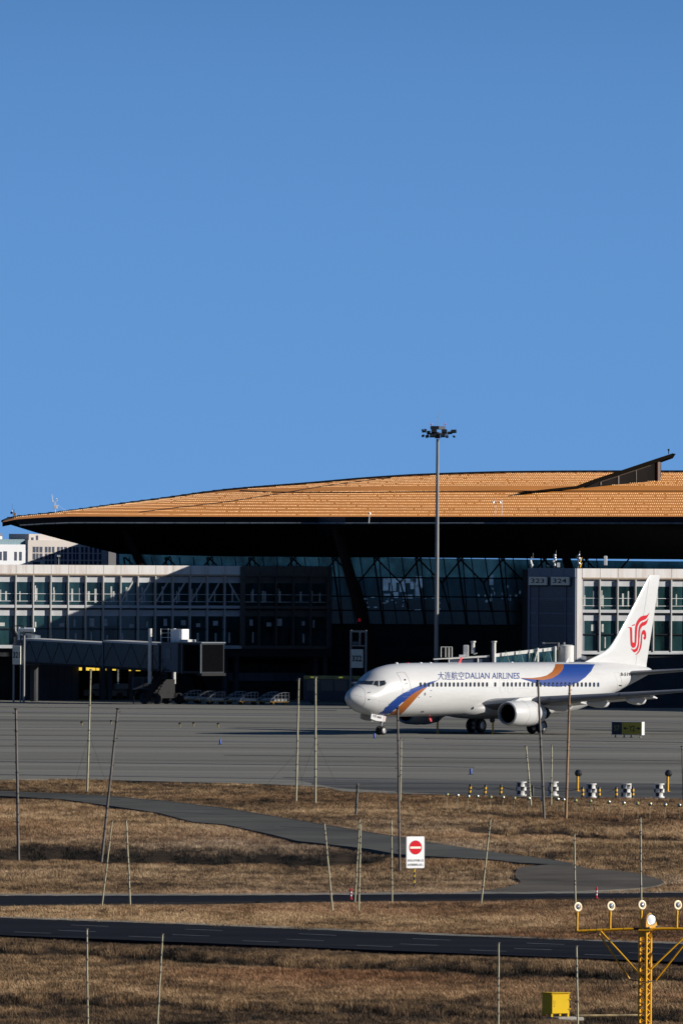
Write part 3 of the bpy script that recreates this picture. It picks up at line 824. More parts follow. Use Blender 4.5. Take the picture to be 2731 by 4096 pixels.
# wedge skylight on the roof
pa = roof_pt(2326, roof_t(2326, 1954)); pb = roof_pt(2629, roof_t(2629, 1923)); pc = roof_pt(2070, roof_t(2070, 1971))
def on(px, py, ref):  # point above the roof at the depth of ref
    return W(px, py, ref.y)
sky_ = thing('roof_skylight', 'dark wedge-shaped skylight rising out of the orange roof towards the right', 'skylight', tuple(pa))
back = Vector((0.5, 6.5, 0.0))
def lerpd(px):  # depth along the base line
    return pa.lerp(pb, (px - 2326) / (2629 - 2326)).y
top_line = [(2070, 1969), (2302, 1944), (2380, 1915), (2457, 1890), (2570, 1852), (2688, 1813)]  # thin low left end also stands for the slab's shadow on the roof
bot_line = [(2070, 1972), (2312, 1954), (2392, 1926), (2466, 1903), (2575, 1867), (2676, 1831)]
mb = MB()
T = [W(a, b, lerpd(a)) for a, b in top_line]; B = [W(a, b, lerpd(a)) for a, b in bot_line]
mb.grid([T, [p + back for p in T]]); mb.grid([B, [p + back for p in B]]); mb.grid([T, B]); mb.grid([[p + back for p in T], [p + back for p in B]])
mb.add([T[-1], B[-1], B[-1] + back, T[-1] + back], [(0, 1, 2, 3)])
mb.build('roof_slab', M('skylight_slab_dark', (0.006, 0.005, 0.004), 0.8, var=0.2, spec=0.0), sky_, world=True)
mb = MB()
wl = [W(a, b, lerpd(a) + 0.3) for a, b in ((2326, 1955), (2400, 1923), (2629, 1849), (2629, 1924))]
mb.add(wl, [(0, 1, 2, 3)])
mb.add([wl[2], wl[3], wl[3] + back, wl[2] + back], [(0, 1, 2, 3)]); mb.add([wl[2] + back, wl[3] + back, wl[0] + back, wl[1] + back], [(0, 1, 2, 3)])
mb.build('side_glazing', M('skylight_glass_dark', (0.006, 0.0055, 0.005), 0.5, var=0.4, scale=0.4, spec=0.05), sky_, world=True)
mb = MB()
def bar(a, b, w): mb.tube([W(a[0], a[1], lerpd(a[0]) + 0.12), W(b[0], b[1], lerpd(b[0]) + 0.12)], w, 4)
bar((2400, 1941), (2400, 1927), .1); bar((2470, 1936), (2470, 1903), .12); bar((2542, 1929), (2542, 1880), .06); bar((2326, 1955), (2629, 1924), .06); bar((2402, 1927), (2468, 1906), .05); bar((2474, 1903), (2600, 1862), .05)
mb.build('glazing_bar', M('skylight_bar', (0.04, 0.028, 0.02), 0.5), sky_, world=True)
mb = MB(); mb.tube([W(2629, 1926, lerpd(2629) - 0.1), W(2629, 1848, lerpd(2629) - 0.1)], 0.26, 4)
mb.build('post', M('skylight_post', (0.07, 0.033, 0.02), 0.5), sky_, world=True)
p = W(2672, 1816, lerpd(2672)); mb = MB(); mb.tube([p, p + Vector((0, 0, .42))], .05, 6); mb.tube([p + Vector((0, 0, .3)), p + Vector((0, 0, .5))], .1, 6)
mb.build('finial', frame_dark, sky_, world=True)

# ------------------------------------------------------------------ glazed piers
def pier(root, D, x0, nbay, bay, pxs0, pxb, brace=None, zb=5.0, npale=None):
    npale = nbay if npale is None else npale; xm = x0 + npale * bay
    spans = [(x0, xm, False)] + ([(xm, x0 + nbay * bay, True)] if npale < nbay else [])
    x1 = x0 + nbay * bay
    for (xa, xb, dk) in spans:
        mb = MB(); n_ = round((xb - xa) / bay)
        for i in range(n_):
            mb.box(xa + i * bay + 0.02, xa + (i + 1) * bay - 0.02, D - 0.10, D + 0.15, 11.56, 12.35)
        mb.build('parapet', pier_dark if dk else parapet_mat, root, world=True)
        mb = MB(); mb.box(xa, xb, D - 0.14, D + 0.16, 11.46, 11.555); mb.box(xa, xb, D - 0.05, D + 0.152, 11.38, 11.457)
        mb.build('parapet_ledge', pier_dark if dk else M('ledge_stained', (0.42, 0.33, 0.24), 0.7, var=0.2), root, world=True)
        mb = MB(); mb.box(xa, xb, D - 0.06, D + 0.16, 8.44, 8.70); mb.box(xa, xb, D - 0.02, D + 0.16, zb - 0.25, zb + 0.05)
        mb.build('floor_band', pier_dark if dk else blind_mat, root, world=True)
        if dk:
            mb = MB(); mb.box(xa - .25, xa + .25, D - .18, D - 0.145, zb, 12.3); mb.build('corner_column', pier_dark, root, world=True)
    mb = MB(); mb.box(x0, x1, D + 0.05, D + 0.16, 6.47, 6.56); mb.box(x0, x1, D + 0.0, D + 0.158, 8.32, 8.438)
    mb.build('transom', frame_dark, root, world=True)
    mm = MB(); mm.box(-0.055, 0.055, -0.12, 0.24, zb, 11.378)
    first = None
    for i in range(nbay + 1):
        if first is None:
            first = mm.build('mullion', mullion_mat, root); o = first
        elif i == npale + 1:
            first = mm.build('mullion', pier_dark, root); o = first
        else:
            o = first.copy(); COL.objects.link(o)
        o.location = (x0 + i * bay - ORIG[root.name].x, D - ORIG[root.name].y, 0)
    def winproto(z0, z1, bz0, bz1):
        w = MB(); w.box(0.057, bay - 0.057, 0.22, 0.26, z0, z1)
        return w, bz0, bz1
    for (z0, z1, bz0, bz1) in ((8.71, 11.375, 10.78, 11.33), (zb + 0.06, 8.31, 7.72, 8.27)):
        w = MB(); w.box(0.057, bay - 0.057, 0.22, 0.26, z0, z1)
        bl = MB(); bl.box(0.075, bay - 0.075, 0.195, 0.215, bz0, bz1)
        wo = bo = None
        for i in range(nbay):
            if wo is None or i == npale:
                wo = w.build('window', glass_mat, root); bo = bl.build('blind', pier_dark if i >= npale else blind_mat, wo); o = wo
            else:
                o = wo.copy(); COL.objects.link(o)
                q = bo.copy(); COL.objects.link(q); q.parent = o
            o.location = (x0 + i * bay - ORIG[root.name].x, D - ORIG[root.name].y, 0)
    r = random.Random(int(D))
    def ic(x0_, x1_, z0_, z1_):
        m_ = MB(); m_.box(x0_, x1_, D + 0.205, D + 0.217, z0_, z1_); m_.build('inner_column', pier_column_mat, root, world=True)
    mr = MB()
    for i in range(nbay):
        a = x0 + i * bay
        mr.box(a + 0.07, a + bay - 0.07, D + 0.15, D + 0.19, 9.70, 9.735); mr.box(a + 0.07, a + bay - 0.12, D + 0.15, D + 0.19, 9.03, 9.065)
        for _ in range(r.choice([1, 2, 2])):
            u = r.uniform(0.15, bay - 0.5); w = r.uniform(0.08, 0.20)
            ic(a + u, a + u + w, r.uniform(8.9, 9.15), r.uniform(9.9, 10.5))
        if r.random() < 0.8:
            u = r.uniform(0.1, bay - 0.7); w = r.uniform(0.1, 0.5); z = r.uniform(6.65, 6.9)
            ic(a + u, a + u + w, z, z + r.uniform(0.3, 0.8))
        if r.random() < 0.7:
            u = r.uniform(0.1, bay - 0.5); w = r.uniform(0.06, 0.2); ic(a + u, a + u + w, zb + 0.3, r.uniform(5.9, 6.3))
    mr.build('handrail', white_paint, root, world=True)
    if brace:
        mb = MB()
        for i in range(nbay):
            cx = pxs0 + (i + 0.5) * pxb
            s_ = brace(cx)
            if not s_: continue
            a = x0 + i * bay; z1, z0 = 11.3, 9.1
            xa, xb = (a + bay - 0.15, a + 0.2) if s_ > 0 else (a + 0.2, a + bay - 0.15)
            mb.obox(((xa + xb) / 2, D + 0.165, (z0 + z1) / 2), Vector((xb - xa, 0, z0 - z1)) / 2, (0, 0.02, 0), Vector((z1 - z0, 0, xb - xa)).normalized() * 0.07)
        mb.build('brace', mullion_mat, root, world=True)
    mb = MB(); mb.box(x0, x1, D + 0.27, D + 12, zb - 0.2, 12.2)
    mb.build('core', wall_dark, root, world=True)
    return x0, x1
PROT = math.radians(25.0); PC = math.cos(PROT)
rl = Vector((X(0, 1034), 1034, 0))
pl = thing('glass_pier', 'white framed glass boarding pier with white parapet running in from the left edge', 'terminal pier', tuple(rl), PROT)
def LX(px): return rl.x + (X(px, 1041) - rl.x) / PC       # along the turned front
bayL = 1.5747 / PC
xl0, xl1 = pier(pl, 1034.0, LX(2) - 4 * bayL, 23, bayL, 2.0 - 69.3 * 4, 69.3, brace=lambda px: 1 if 480 < px < 890 else (-1 if 890 <= px < 960 else 0), npale=18)
mb = MB(); mb.box(xl1, xl1 + 0.35, 1034 - 0.1, 1046, 4.75, 12.35)
mb.build('end_wall', wall_grey, pl, world=True)
mb = MB()
xs0 = LX(160); xs1 = LX(385); k = 8
for i in range(k):
    a = xs0 + (xs1 - xs0) * i / k; b = xs0 + (xs1 - xs0) * (i + 1) / k
    mb.box(a + 0.015, b - 0.015, 1037.6, 1038, 0, 3.3)
mb.build('ground_floor_panel', wall_grey, pl, world=True)
mb = MB(); mb.box(LX(-300), xs0, 1038.2, 1038.6, 0, 4.7); mb.box(LX(640), LX(1345), 1038.2, 1038.6, 0, 4.7); mb.box(xs0, LX(640), 1043.5, 1044, 0, 4.7)
mb.build('ground_floor_wall', wall_dark, pl, world=True)
mb = MB(); mb.box(LX(-300), LX(1338), 1034.6, 1046, 4.0, 4.74)
mb.build('deck_slab', slab_dark, pl, world=True)
mb = MB(); mb.box(LX(930), LX(1290), 1037.3, 1037.6, 3.35, 3.7); mb.build('canopy_edge', black_hole, pl, world=True)
mb = MB()
for i in range(5):
    a, b = LX(985 + i * 62), LX(985 + (i + 1) * 62); mb.box(a + .02, b - .02, 1037.9, 1038.15, 1.75, 2.5)
mb.build('pale_band', bridge_panel, pl, world=True)
for px in (445, 472, 560, 690, 930, 975, 1292, 1330):
    mb = MB(); mb.box(LX(px), LX(px) + 0.42, 1036, 1036.45, 0, 4.0); mb.build('pillar', wall_grey, pl, world=True)
zc_ = (Z(2690, 1043), Z(2678, 1043))
for (a, b) in ((408, 443), (449, 463), (486, 524), (380, 389)):
    mb = MB(); mb.box(LX(a), LX(b), 1037.2, 1037.35, 2.70, 2.98); mb.build('glowing_strip', glow_yellow, pl, world=True)
for (a, b) in ((553, 559), (581, 596)):
    mb = MB(); mb.box(LX(a), LX(b), 1035.8, 1035.95, 2.68, 2.82); mb.build('glowing_strip', glow_yellow, pl, world=True)

DR = 1008.0
rr0 = Vector((X(2324, DR), DR, 0))
pr = thing('glass_pier', 'white framed glass boarding pier behind the aircraft tail at the right edge', 'terminal pier', tuple(rr0), PROT)
RI = Matrix.Rotation(-PROT, 3, 'Z')
def toL(p): return rr0 + RI @ (Vector(p) - rr0)
bayR = 1.604 / PC
xr0, xr1 = pier(pr, DR, rr0.x, 15, bayR, 2324.0, 72.6, None)
mb = MB(); mb.box(xr0 - 0.52, xr0 - 0.06, DR - 0.13, DR + 0.3, 0, 12.349)
mb.build('corner_pier', parapet_mat, pr, world=True)
mb = MB(); mb.box(xr0 - 0.06, xr1, DR + 0.3, DR + 0.6, 0, 4.74); mb.box(xr0 - .06, xr1, DR + .6, DR + 12, 0, 4.7)
mb.build('ground_floor_wall', wall_grey, pr, world=True)
def prb(mb, name, mat):
    mb.v = [tuple(toL(p)) for p in mb.v]; return mb.build(name, mat, pr, world=True)
# oblique end of the pier with the gate numbers, turned away from the sun
A = Vector((rr0.x - 0.50, DR - 0.36, 0)); B = Vector((X(2112, DR + 4), DR + 4, 0))
u = (A - B).normalized(); nrm = Vector((u.y, -u.x, 0)); Lw = (A - B).length
if nrm.y > 0: nrm = -nrm
up = Vector((0, 0, 1))
def onend(mb, s0, s1, z0, z1, out0, out1, mi=0):
    c = B + u * (s0 + s1) / 2 + up * (z0 + z1) / 2 + nrm * (out0 + out1) / 2
    mb.obox(c, u * (s1 - s0) / 2, nrm * (out1 - out0) / 2, up * (z1 - z0) / 2, mi)
mb = MB(); onend(mb, 0, Lw, 0, 12.3, -3.0, 0)
prb(mb, 'end_wall', end_wall)
mb = MB()
for i in range(4): onend(mb, 0.02 + Lw * i / 4, Lw * (i + 1) / 4 - 0.02, 11.55, 12.36, 0.002, 0.12)
prb(mb, 'end_parapet', M('end_parapet_blue_grey', (0.10, 0.135, 0.19), 0.5))
mb = MB()
for s0, s1 in ((0.0, 0.24), (1.2, 1.3), (Lw - 1.3, Lw - 1.2), (Lw - 0.25, Lw)): onend(mb, s0, s1, 0, 11.5, 0.004, 0.10)
for z in (9.6, 8.3, 7.2, 5.4): onend(mb, 0.25, Lw - 0.27, z, z + 0.1, 0.004, 0.07)
prb(mb, 'cladding_rib', M('cladding_rib', (0.09, 0.12, 0.17), 0.5))
mb = MB()
for i in range(34): onend(mb, 1.35, Lw - 1.35, 4.4 + i * 0.15, 4.47 + i * 0.15, 0.02, 0.06)
prb(mb, 'louvre', louvre_mat)
def gate_number(txt, pa_, pb_, py0, py1, lb):
    s0 = (X(pa_, DR + 3) - B.x) / u.x; s1 = (X(pb_, DR + 3) - B.x) / u.x
    z1 = Z(py0, DR + 3, pa_); z0 = Z(py1, DR + 3, pa_)
    c = B + u * s0 + nrm * 0.1
    t = thing('gate_number_board', lb, 'sign', (c.x, c.y, z0))
    m = MB(); onend(m, s0, s1, z0, z1, 0.13, 0.30); m.build('board', gate_board, t, world=True)
    m = MB(); onend(m, s0 - .03, s1 + .03, z0 - .12, z1 + .03, 0.105, 0.128); m.build('frame', frame_dark, t, world=True)
    o = B + u * (s0 + (s1 - s0) * .12) + nrm * 0.306 + up * (z0 + (z1 - z0) * .24)
    m = MB(); text_quad(m, txt, o, u * (s1 - s0) * .76, up * (z1 - z0) * .56, 0.015)
    m.build('numerals', letter_black, t, world=True)
gate_number('323', 2122, 2192, 2307, 2340, 'left pale gate board, reading 323, on the blue-grey pier end wall')
gate_number('324', 2209, 2279, 2307, 2340, 'right pale gate board, reading 324, next to the sunlit pier corner')
# unseen wing outside the frame, shaped to cast the shadow on pier and apron
mb = MB(); mb.prism([(42.5, 1004, 0), (78, 964, 0), (100, 975, 0), (64, 1016, 0)], (0, 0, 12.35))
prb(mb, 'shadow_wing', parapet_mat)

# distant city blocks beyond the left pier, their fronts turned towards the sun
DC = 2500.0
cu = Vector((math.cos(math.radians(35)), math.sin(math.radians(35)), 0)); cn = Vector((cu.y, -cu.x, 0))
cref = Vector((X(107, DC), DC, 0))
def cbox(m, px0, px1, z0, z1, o0, o1):
    """box on the turned front: o0..o1 metres out of it"""
    s0 = (X(px0, DC) - cref.x) / cu.x; s1 = (X(px1, DC) - cref.x) / cu.x
    c = cref + cu * (s0 + s1) / 2 + cn * (o0 + o1) / 2 + up * (z0 + z1) / 2
    m.obox(c, cu * (s1 - s0) / 2, cn * (o1 - o0) / 2, up * (z1 - z0) / 2)
def ZC(py): return Z(py, DC, 200)
def city(name, label, px0, px1, py_top, mat, depth=14, out=0.0):
    t = thing(name, label, 'building', (X((px0 + px1) / 2, DC), DC, 0), group='city blocks beyond the pier')
    m = MB(); cbox(m, px0, px1, 0, ZC(py_top), out - depth, out); m.build('wall', mat, t, world=True)
    return t
def cpart(t, nm, mat, px0, px1, py0, py1, o0, o1):
    m = MB(); cbox(m, px0, px1, ZC(py1), ZC(py0), o0, o1); return m.build(nm, mat, t, world=True)
def city_windows(t, rects, out):
    for (a, b, c, d) in rects: cpart(t, 'window', city_window, a, c, b, d, out + .002, out + .05)
cw = city('office_block', 'white city block with four tall dark windows beyond the pier at the left edge', -140, 107, 2179, city_white)
city_windows(cw, [(-2, 2208, 9, 2242), (15, 2206, 29, 2243), (58, 2208, 68, 2243), (77, 2208, 87, 2243)], 0)
cpart(cw, 'roof_parapet', city_teal, -140, 106, 2158, 2179, -12, -.8)
cpart(cw, 'roof_housing', M('cream_housing', (0.74, 0.70, 0.62), 0.7), 10, 59, 2146, 2158, -10, -5)
cpart(cw, 'roof_plant', city_blue, -60, 9, 2147, 2158, -10, -5)
cb = city('office_block', 'beige city block with rows of narrow windows under the roof tip', 107.5, 420, 2161, city_beige, out=0.4)
rc = []
for row, (y0, y1) in enumerate(((2187, 2210), (2214, 2238), (2243, 2262))):
    for (a, b) in ((126, 137), (140, 149), (153, 164), (174, 184), (188, 197), (202, 211), (222, 232), (236, 245), (250, 260), (268, 278), (284, 293), (297, 306), (316, 326), (332, 342), (350, 360), (368, 378), (386, 396)):
        if row == 2 and a < 170: continue
        rc.append((a, y0, b, y1))
city_windows(cb, rc, 0.4)
cpart(cb, 'door', city_window, 127, 155, 2247, 2264, .402, .45)
cpart(cb, 'upper_storey', city_beige, 154, 300, 2136, 2162, -12, -4)
cpart(cb, 'upper_window', city_window, 163, 172, 2150, 2161, -3.998, -3.95)
cpart(cb, 'upper_window', city_window, 182, 190, 2142, 2161, -3.998, -3.95)
cd = city('office_block', 'dark blue rooftop tower standing behind the white and beige blocks', 102, 154, 2133, city_blue, out=-14.5, depth=8)
ch = thing('office_block', 'blue city block by the roof tip with unseen added shading tower and narrow pale pillar', 'building', (X(520, DC), DC, 0), group='city blocks beyond the pier')
cpart(ch, 'wall', city_blue, 421, 560, 2170, 2480, -10, -.5)
m = MB(); m.box(-44.0, -20, 2484, 2540, 0, 20.5); m.build('tower', city_blue, ch, world=True)  # hidden tower added to shade the beige block
m = MB(); m.box(X(433, 2478), X(462, 2478), 2478, 2479, 0, Z(2203, 2478, 440)); m.build('pillar', city_beige, ch, world=True)
hz = thing('floodlight_mast', 'small distant floodlight mast in front of the shaded city block', 'light mast', (X(236, 2300), 2300, 0))
m = MB(); q = W(236, 2226, 2300); m.tube([(q.x, 2300, 0), (q.x, 2300, q.z)], .12, 6); m.build('pole', mast_grey, hz, world=True)
for dx in (-1.0, -.45, .45, 1.0):
    m = MB(); m.obox((q.x + dx, 2300, q.z - .25), (.14, 0, 0), (0, .14, 0), (0, 0, .12)); m.build('floodlight', lamp_dark, hz, world=True)
m = MB(); m.obox((q.x, 2299.8, q.z + .12), (.3, 0, 0), (0, .2, 0), (0, 0, .18)); m.build('floodlight', white_paint, hz, world=True)

# ================================================================== AIRLINER
TH = math.radians(52.4)
GEAR_S = 19.7
g0 = G(2024, 2932.5)
plane = thing('airliner', 'white twin-engine airliner with blue and orange swooshes and red phoenix on its tail', 'airliner', tuple(g0), TH)
PM = Matrix.Translation(g0) @ Matrix.Rotation(TH, 4, 'Z')
PMI = PM.inverted()
CL = PMI @ CPOS
def lray(px, py):
    return PMI.to_3x3() @ ray(px, py)
TAB = [  # station, top z, bottom z, half width
    (0.0, 2.79, 2.79, 0.0), (0.05, 2.99, 2.60, 0.20), (0.2, 3.17, 2.40, 0.39), (0.45, 3.35, 2.19, 0.62), (0.8, 3.52, 1.98, 0.86), (1.2, 3.68, 1.80, 1.06), (1.6, 3.83, 1.68, 1.22),
    (1.9, 3.97, 1.61, 1.32), (2.3, 4.25, 1.54, 1.43), (2.7, 4.55, 1.49, 1.53), (3.1, 4.77, 1.45, 1.61), (3.7, 4.98, 1.41, 1.70), (4.6, 5.18, 1.38, 1.80), (5.6, 5.30, 1.36, 1.85), (7.0, 5.36, 1.35, 1.88), (10, 5.37, 1.35, 1.88), (25.0, 5.37, 1.35, 1.88),
    (26.3, 5.37, 1.40, 1.87), (27.8, 5.37, 1.60, 1.83), (29.5, 5.365, 2.00, 1.73), (31.3, 5.345, 2.48, 1.55), (33.0, 5.30, 2.97, 1.31), (34.6, 5.22, 3.42, 1.02), (36.0, 5.11, 3.83, 0.74), (37.1, 4.99, 4.15, 0.50), (37.8, 4.90, 4.36, 0.33), (38.02, 4.84, 4.44, 0.26)]
_u = [math.sqrt(t[0]) for t in TAB]
f_top = pchip(_u, [t[1] for t in TAB]); f_bot = pchip(_u, [t[2] for t in TAB]); f_hw = pchip(_u, [t[3] for t in TAB])
def fus(s):
    u = math.sqrt(max(s, 0)); return f_top(u), f_bot(u), f_hw(u)
def hw_at(s, z):
    t, b, h = fus(s)
    if t - b < 1e-4: return -1
    # widest line sits a little below the middle near the nose, as on the real hull
    zc = b + (t - b) * 0.485
    q = (z - zc) / (t - zc) if z >= zc else (zc - z) / (zc - b)
    if abs(q) >= 1: return -1
    return h * (1 - abs(q) ** 2.06) ** (1 / 2.06)
def L2(s, y, z): return Vector((s - GEAR_S, y, z))
def ring(s, n=44, grow=0.0):
    t, b, h = fus(s); zc = b + (t - b) * 0.485; out = []
    for k in range(n):
        a = 2 * math.pi * k / n
        c, d = math.cos(a), math.sin(a)
        e = 2 / 2.06
        y = h * math.copysign(abs(d) ** e, d)
        z = zc + (t - zc if c >= 0 else zc - b) * math.copysign(abs(c) ** e, c)
        out.append(L2(s, y, z))
    return out
st = [0.004, 0.03, 0.08, 0.16, 0.28, 0.42, 0.6, 0.8, 1.0, 1.2, 1.4, 1.6, 1.75, 1.9, 2.05, 2.2, 2.35, 2.5, 2.7, 2.9, 3.1, 3.4, 3.7, 4.1, 4.6, 5.1, 5.6, 6.3, 7, 8, 9, 10, 12, 14, 16, 18, 20, 22, 24, 25, 25.7, 26.3, 27, 27.8, 28.6, 29.5, 30.4, 31.3, 32.2, 33, 33.8, 34.6, 35.3, 36, 36.6, 37.1, 37.5, 37.8, 38.02]
mb = MB()
R_ = [ring(s) for s in st]
R_ = [r + [r[0]] for r in R_]
mb.grid(R_); nseg = 44
mb.add(R_[0][:-1], [tuple(range(44))]); mb.add(R_[-1][:-1], [tuple(range(44))])
fuse = mb.build('fuselage', paint_white, plane, smooth=40)
bmf = bmesh.new(); bmf.from_mesh(fuse.data); bmesh.ops.remove_doubles(bmf, verts=bmf.verts, dist=1e-4); bmesh.ops.recalc_face_normals(bmf, faces=bmf.faces); bmf.to_mesh(fuse.data); bmf.free()
fuse.data.shade_smooth(); fuse.data.set_sharp_from_angle(angle=math.radians(45))
from mathutils.bvhtree import BVHTree
bvh = BVHTree.FromPolygons([v.co.copy() for v in fuse.data.vertices], [tuple(p.vertices) for p in fuse.data.polygons])
def hull(px, py, off=0.012):
    """photo point -> point on the fuselage skin, lifted by off"""
    for k_ in range(0, 160):
        dy = (k_ + 1) // 2 * (0.5 if k_ % 2 else -0.5)
        d = lray(px, py + dy).normalized()
        h = bvh.ray_cast(CL + d * 800, d)
        if h[0] is not None:
            n = h[1] if h[1].dot(d) < 0 else -h[1]
            return h[0] + n * off
    raise RuntimeError('miss %s %s' % (px, py))
def on_y(px, py, y):
    d = lray(px, py); return CL + d * ((y - CL.y) / d.y)
def to_px(p):
    w = (PM @ Vector(p)) - CPOS; c = w.dot(CF)
    return (1365.5 + w.dot(CR) / c * F_PX, 2048 - w.dot(CU) / c * F_PX)
DBG = [('nose', to_px(L2(0, 0, 2.79)), (1383, 2789)), ('nosewheel', to_px(L2(4.1, 0, 0)), (1522, 2927)), ('portmain', to_px(L2(19.7, -2.86, 0)), (2143, 2935)), ('stbdmain', to_px(L2(19.7, 2.86, 0)), (1904, 2931)),
       ('tailcone', to_px(L2(38, 0, 4.6)), (2600, 2690)), ('engface', to_px(L2(13.4, -4.83, 1.57)), (2030, 2855)), ('top', to_px(L2(12, 0, 5.37)), (1780, 2655)), ('bot', to_px(L2(12, -0.6, 1.36)), (1740, 2870))]
for d_ in DBG: print('DBG', d_[0], [round(q) for q in d_[1]], d_[2])
def skin_patch(name, poly, mat, parent=None, step=9, off=0.012, surf=None, mirror=True):
    surf = surf or (lambda a, b: hull(a, b, off))
    v2, f = tri_fill(poly, step)
    P = [surf(a, b) for a, b in v2]
    mb = MB(); mb.add(P, f)
    if mirror: mb.add([(p.x, -p.y, p.z) for p in P], [t[::-1] for t in f])
    o = mb.build(name, mat, parent or plane, smooth=60)
    return o
def skin_line(mb, pts, r=0.012, off=0.004, closed=False, mirror=True):
    q = list(pts) + ([pts[0]] if closed else [])
    out = []
    for (a, b), (c, d) in zip(q[:-1], q[1:]):
        n = max(1, int(math.hypot(c - a, d - b) / 8))
        for i in range(n): out.append((a + (c - a) * i / n, b + (d - b) * i / n))
    out.append(q[-1])
    P = [hull(a, b, off) for a, b in out]
    mb.tube(P, r, 4)
    if mirror: mb.tube([(p.x, -p.y, p.z) for p in P], r, 4)
C3 = lambda pts: S(1360, 2620, 400 / 1568, pts)
C7 = lambda pts: S(1931, 2250, 800 / 1568, pts)
C6 = lambda pts: S(1350, 2450, 900 / 1568, pts)
CU5 = lambda pts: S(1900, 2740, 500 / 1568, pts)
CT = lambda pts: S(2420, 2620, 311 / 1568, pts)
# front swoosh
blue_low = [(1540, 395), (1470, 428), (1400, 470), (1362, 500), (1290, 525), (1200, 570), (1110, 628), (1010, 718), (900, 822), (800, 905), (740, 952)]
blue_up = [(597, 922), (700, 828), (800, 740), (900, 655), (980, 602), (1100, 537), (1240, 480), (1330, 450), (1430, 416)]
poly = C3(blue_up + blue_low + [(690, 940), (640, 930)])
skin_patch('livery_swoosh', poly, livery_blue)
org = [(1362, 500), (1290, 525), (1200, 570), (1110, 628), (1010, 718), (900, 822), (800, 905), (740, 952), (800, 965), (905, 968), (940, 945), (1010, 875), (1080, 800), (1150, 720), (1230, 630), (1300, 560)]
skin_patch('livery_swoosh', C3(org), livery_orange, off=0.013)
# rear swoosh
ob = [(290, 905), (340, 912), (400, 917), (470, 922), (540, 908), (590, 878), (618, 848), (630, 820), (629, 797)]
oi = [(566, 797), (558, 825), (540, 856), (500, 884), (450, 898), (380, 906)]
skin_patch('livery_swoosh', C7(ob + oi), livery_orange, off=0.013, step=8)
bl = ob[::-1] + [(310, 915), (380, 937), (440, 957), (500, 970), (590, 974), (640, 968), (700, 958), (750, 936), (800, 900), (845, 853), (876, 799), (750, 797)]
skin_patch('livery_swoosh', C7(bl), livery_blue, step=8)
# lettering on the hull
def hull_text(name, body, x0, x1, yb0, yb1, h, mat, bold=0.0, tilt=0.0, mirror=False):
    vs, fs = text2d(body, bold)
    P = []
    for x, y in vs:
        px = x0 + (x1 - x0) * x + tilt * y; py = yb0 + (yb1 - yb0) * x - h * y
        P.append(hull(px, py, 0.022))
    m = MB(); m.add(P, fs)
    return m.build(name, mat, plane)
hull_text('airline_lettering', '大连航空', 1750, 1855, 2720, 2720, 33, letter_blue, 0.0)
hull_text('airline_lettering', 'DALIAN AIRLINES', 1860, 2076, 2715, 2716, 24.5, letter_blue, 0.009)
hull_text('registration_lettering', 'B-5195', 2480, 2527, 2704, 2704.5, 13.5, letter_black, 0.03)
# cabin windows
xs_w = []
xw_ = 1681.0
i = 0
while xw_ < 2400:
    if i not in (17, 19): xs_w.append((xw_, 2738.5 - 0.6 * math.sin(i / 43 * 3.1)))
    xw_ += 16.62 - 0.006 * i; i += 1
for (a, b) in xs_w:
    w_, h_ = 4.1, 8.8
    rr = [(a - w_, b - h_ * .6), (a - w_ * .6, b - h_), (a + w_ * .6, b - h_), (a + w_, b - h_ * .6), (a + w_, b + h_ * .6), (a + w_ * .6, b + h_), (a - w_ * .6, b + h_), (a - w_, b + h_ * .6)]
    P = [hull(p, q, 0.017) for p, q in rr]
    m = MB(); m.add(P, [tuple(range(8))]); m.add([(p.x, -p.y, p.z) for p in P], [tuple(range(7, -1, -1))])
    m.build('cabin_window', window_glass, plane)
# cockpit windows
for poly in ([(336, 462), (374, 402), (526, 404), (500, 470), (420, 466)], [(519, 468), (546, 409), (600, 405), (601, 494)], [(619, 494), (618, 406), (694, 399), (717, 442), (697, 470)]):
    skin_patch('cockpit_window', C3(poly), window_glass, off=0.014, step=5)
mb = MB()
for poly in ([(512, 470), (540, 403), (697, 393), (722, 443), (700, 475), (610, 503)],): skin_line(mb, C3(poly), 0.014, closed=True)
mb.build('cockpit_window_frame', soft_line, plane)
# doors
def outline_part(name, polys, r=0.012, mat=line_grey):
    m = MB()
    for p in polys: skin_line(m, p, r, closed=True)
    return m.build(name, mat, plane)
d1 = outline_part('cabin_door', [C3(crom([(886, 280), (940, 272), (1000, 272), (1040, 320), (1075, 390), (1097, 460), (1106, 545), (1100, 640), (1085, 652), (1030, 655), (985, 650), (976, 620), (980, 540), (965, 450), (940, 370), (910, 320)], 3))])
m = MB(); P = [hull(a, b, .016) for a, b in C3(crom([(1000, 385), (1012, 375), (1026, 385), (1028, 395), (1014, 404), (1002, 396)], 3))]; m.add(P, [tuple(range(len(P)))]); m.build('door_window', window_glass, d1)
m = MB()
for a in ([(1003, 452), (1030, 457)], [(1030, 438), (1058, 446)]): skin_line(m, C3(a), .02, mirror=False)
m.build('handle', letter_black, d1)
outline_part('emergency_exit', [C6([(1126, 474), (1140, 466), (1158, 472), (1166, 510), (1164, 552), (1148, 560), (1130, 552), (1128, 510)])], 0.011, soft_line)
outline_part('emergency_exit', [C6([(1180, 474), (1194, 466), (1210, 472), (1220, 510), (1218, 552), (1200, 560), (1184, 552), (1182, 510)])], 0.011, soft_line)
d2 = outline_part('cabin_door', [CT([(168, 352), (245, 352), (285, 400), (318, 490), (330, 580), (325, 735), (230, 735), (240, 600), (232, 520), (200, 430)])], 0.011, soft_line)
m = MB(); P = [hull(a, b, .016) for a, b in CT([(265, 602), (322, 605), (325, 628), (270, 626)])]; m.add(P, [(0, 1, 2, 3)]); m.build('handle', letter_black, d2)
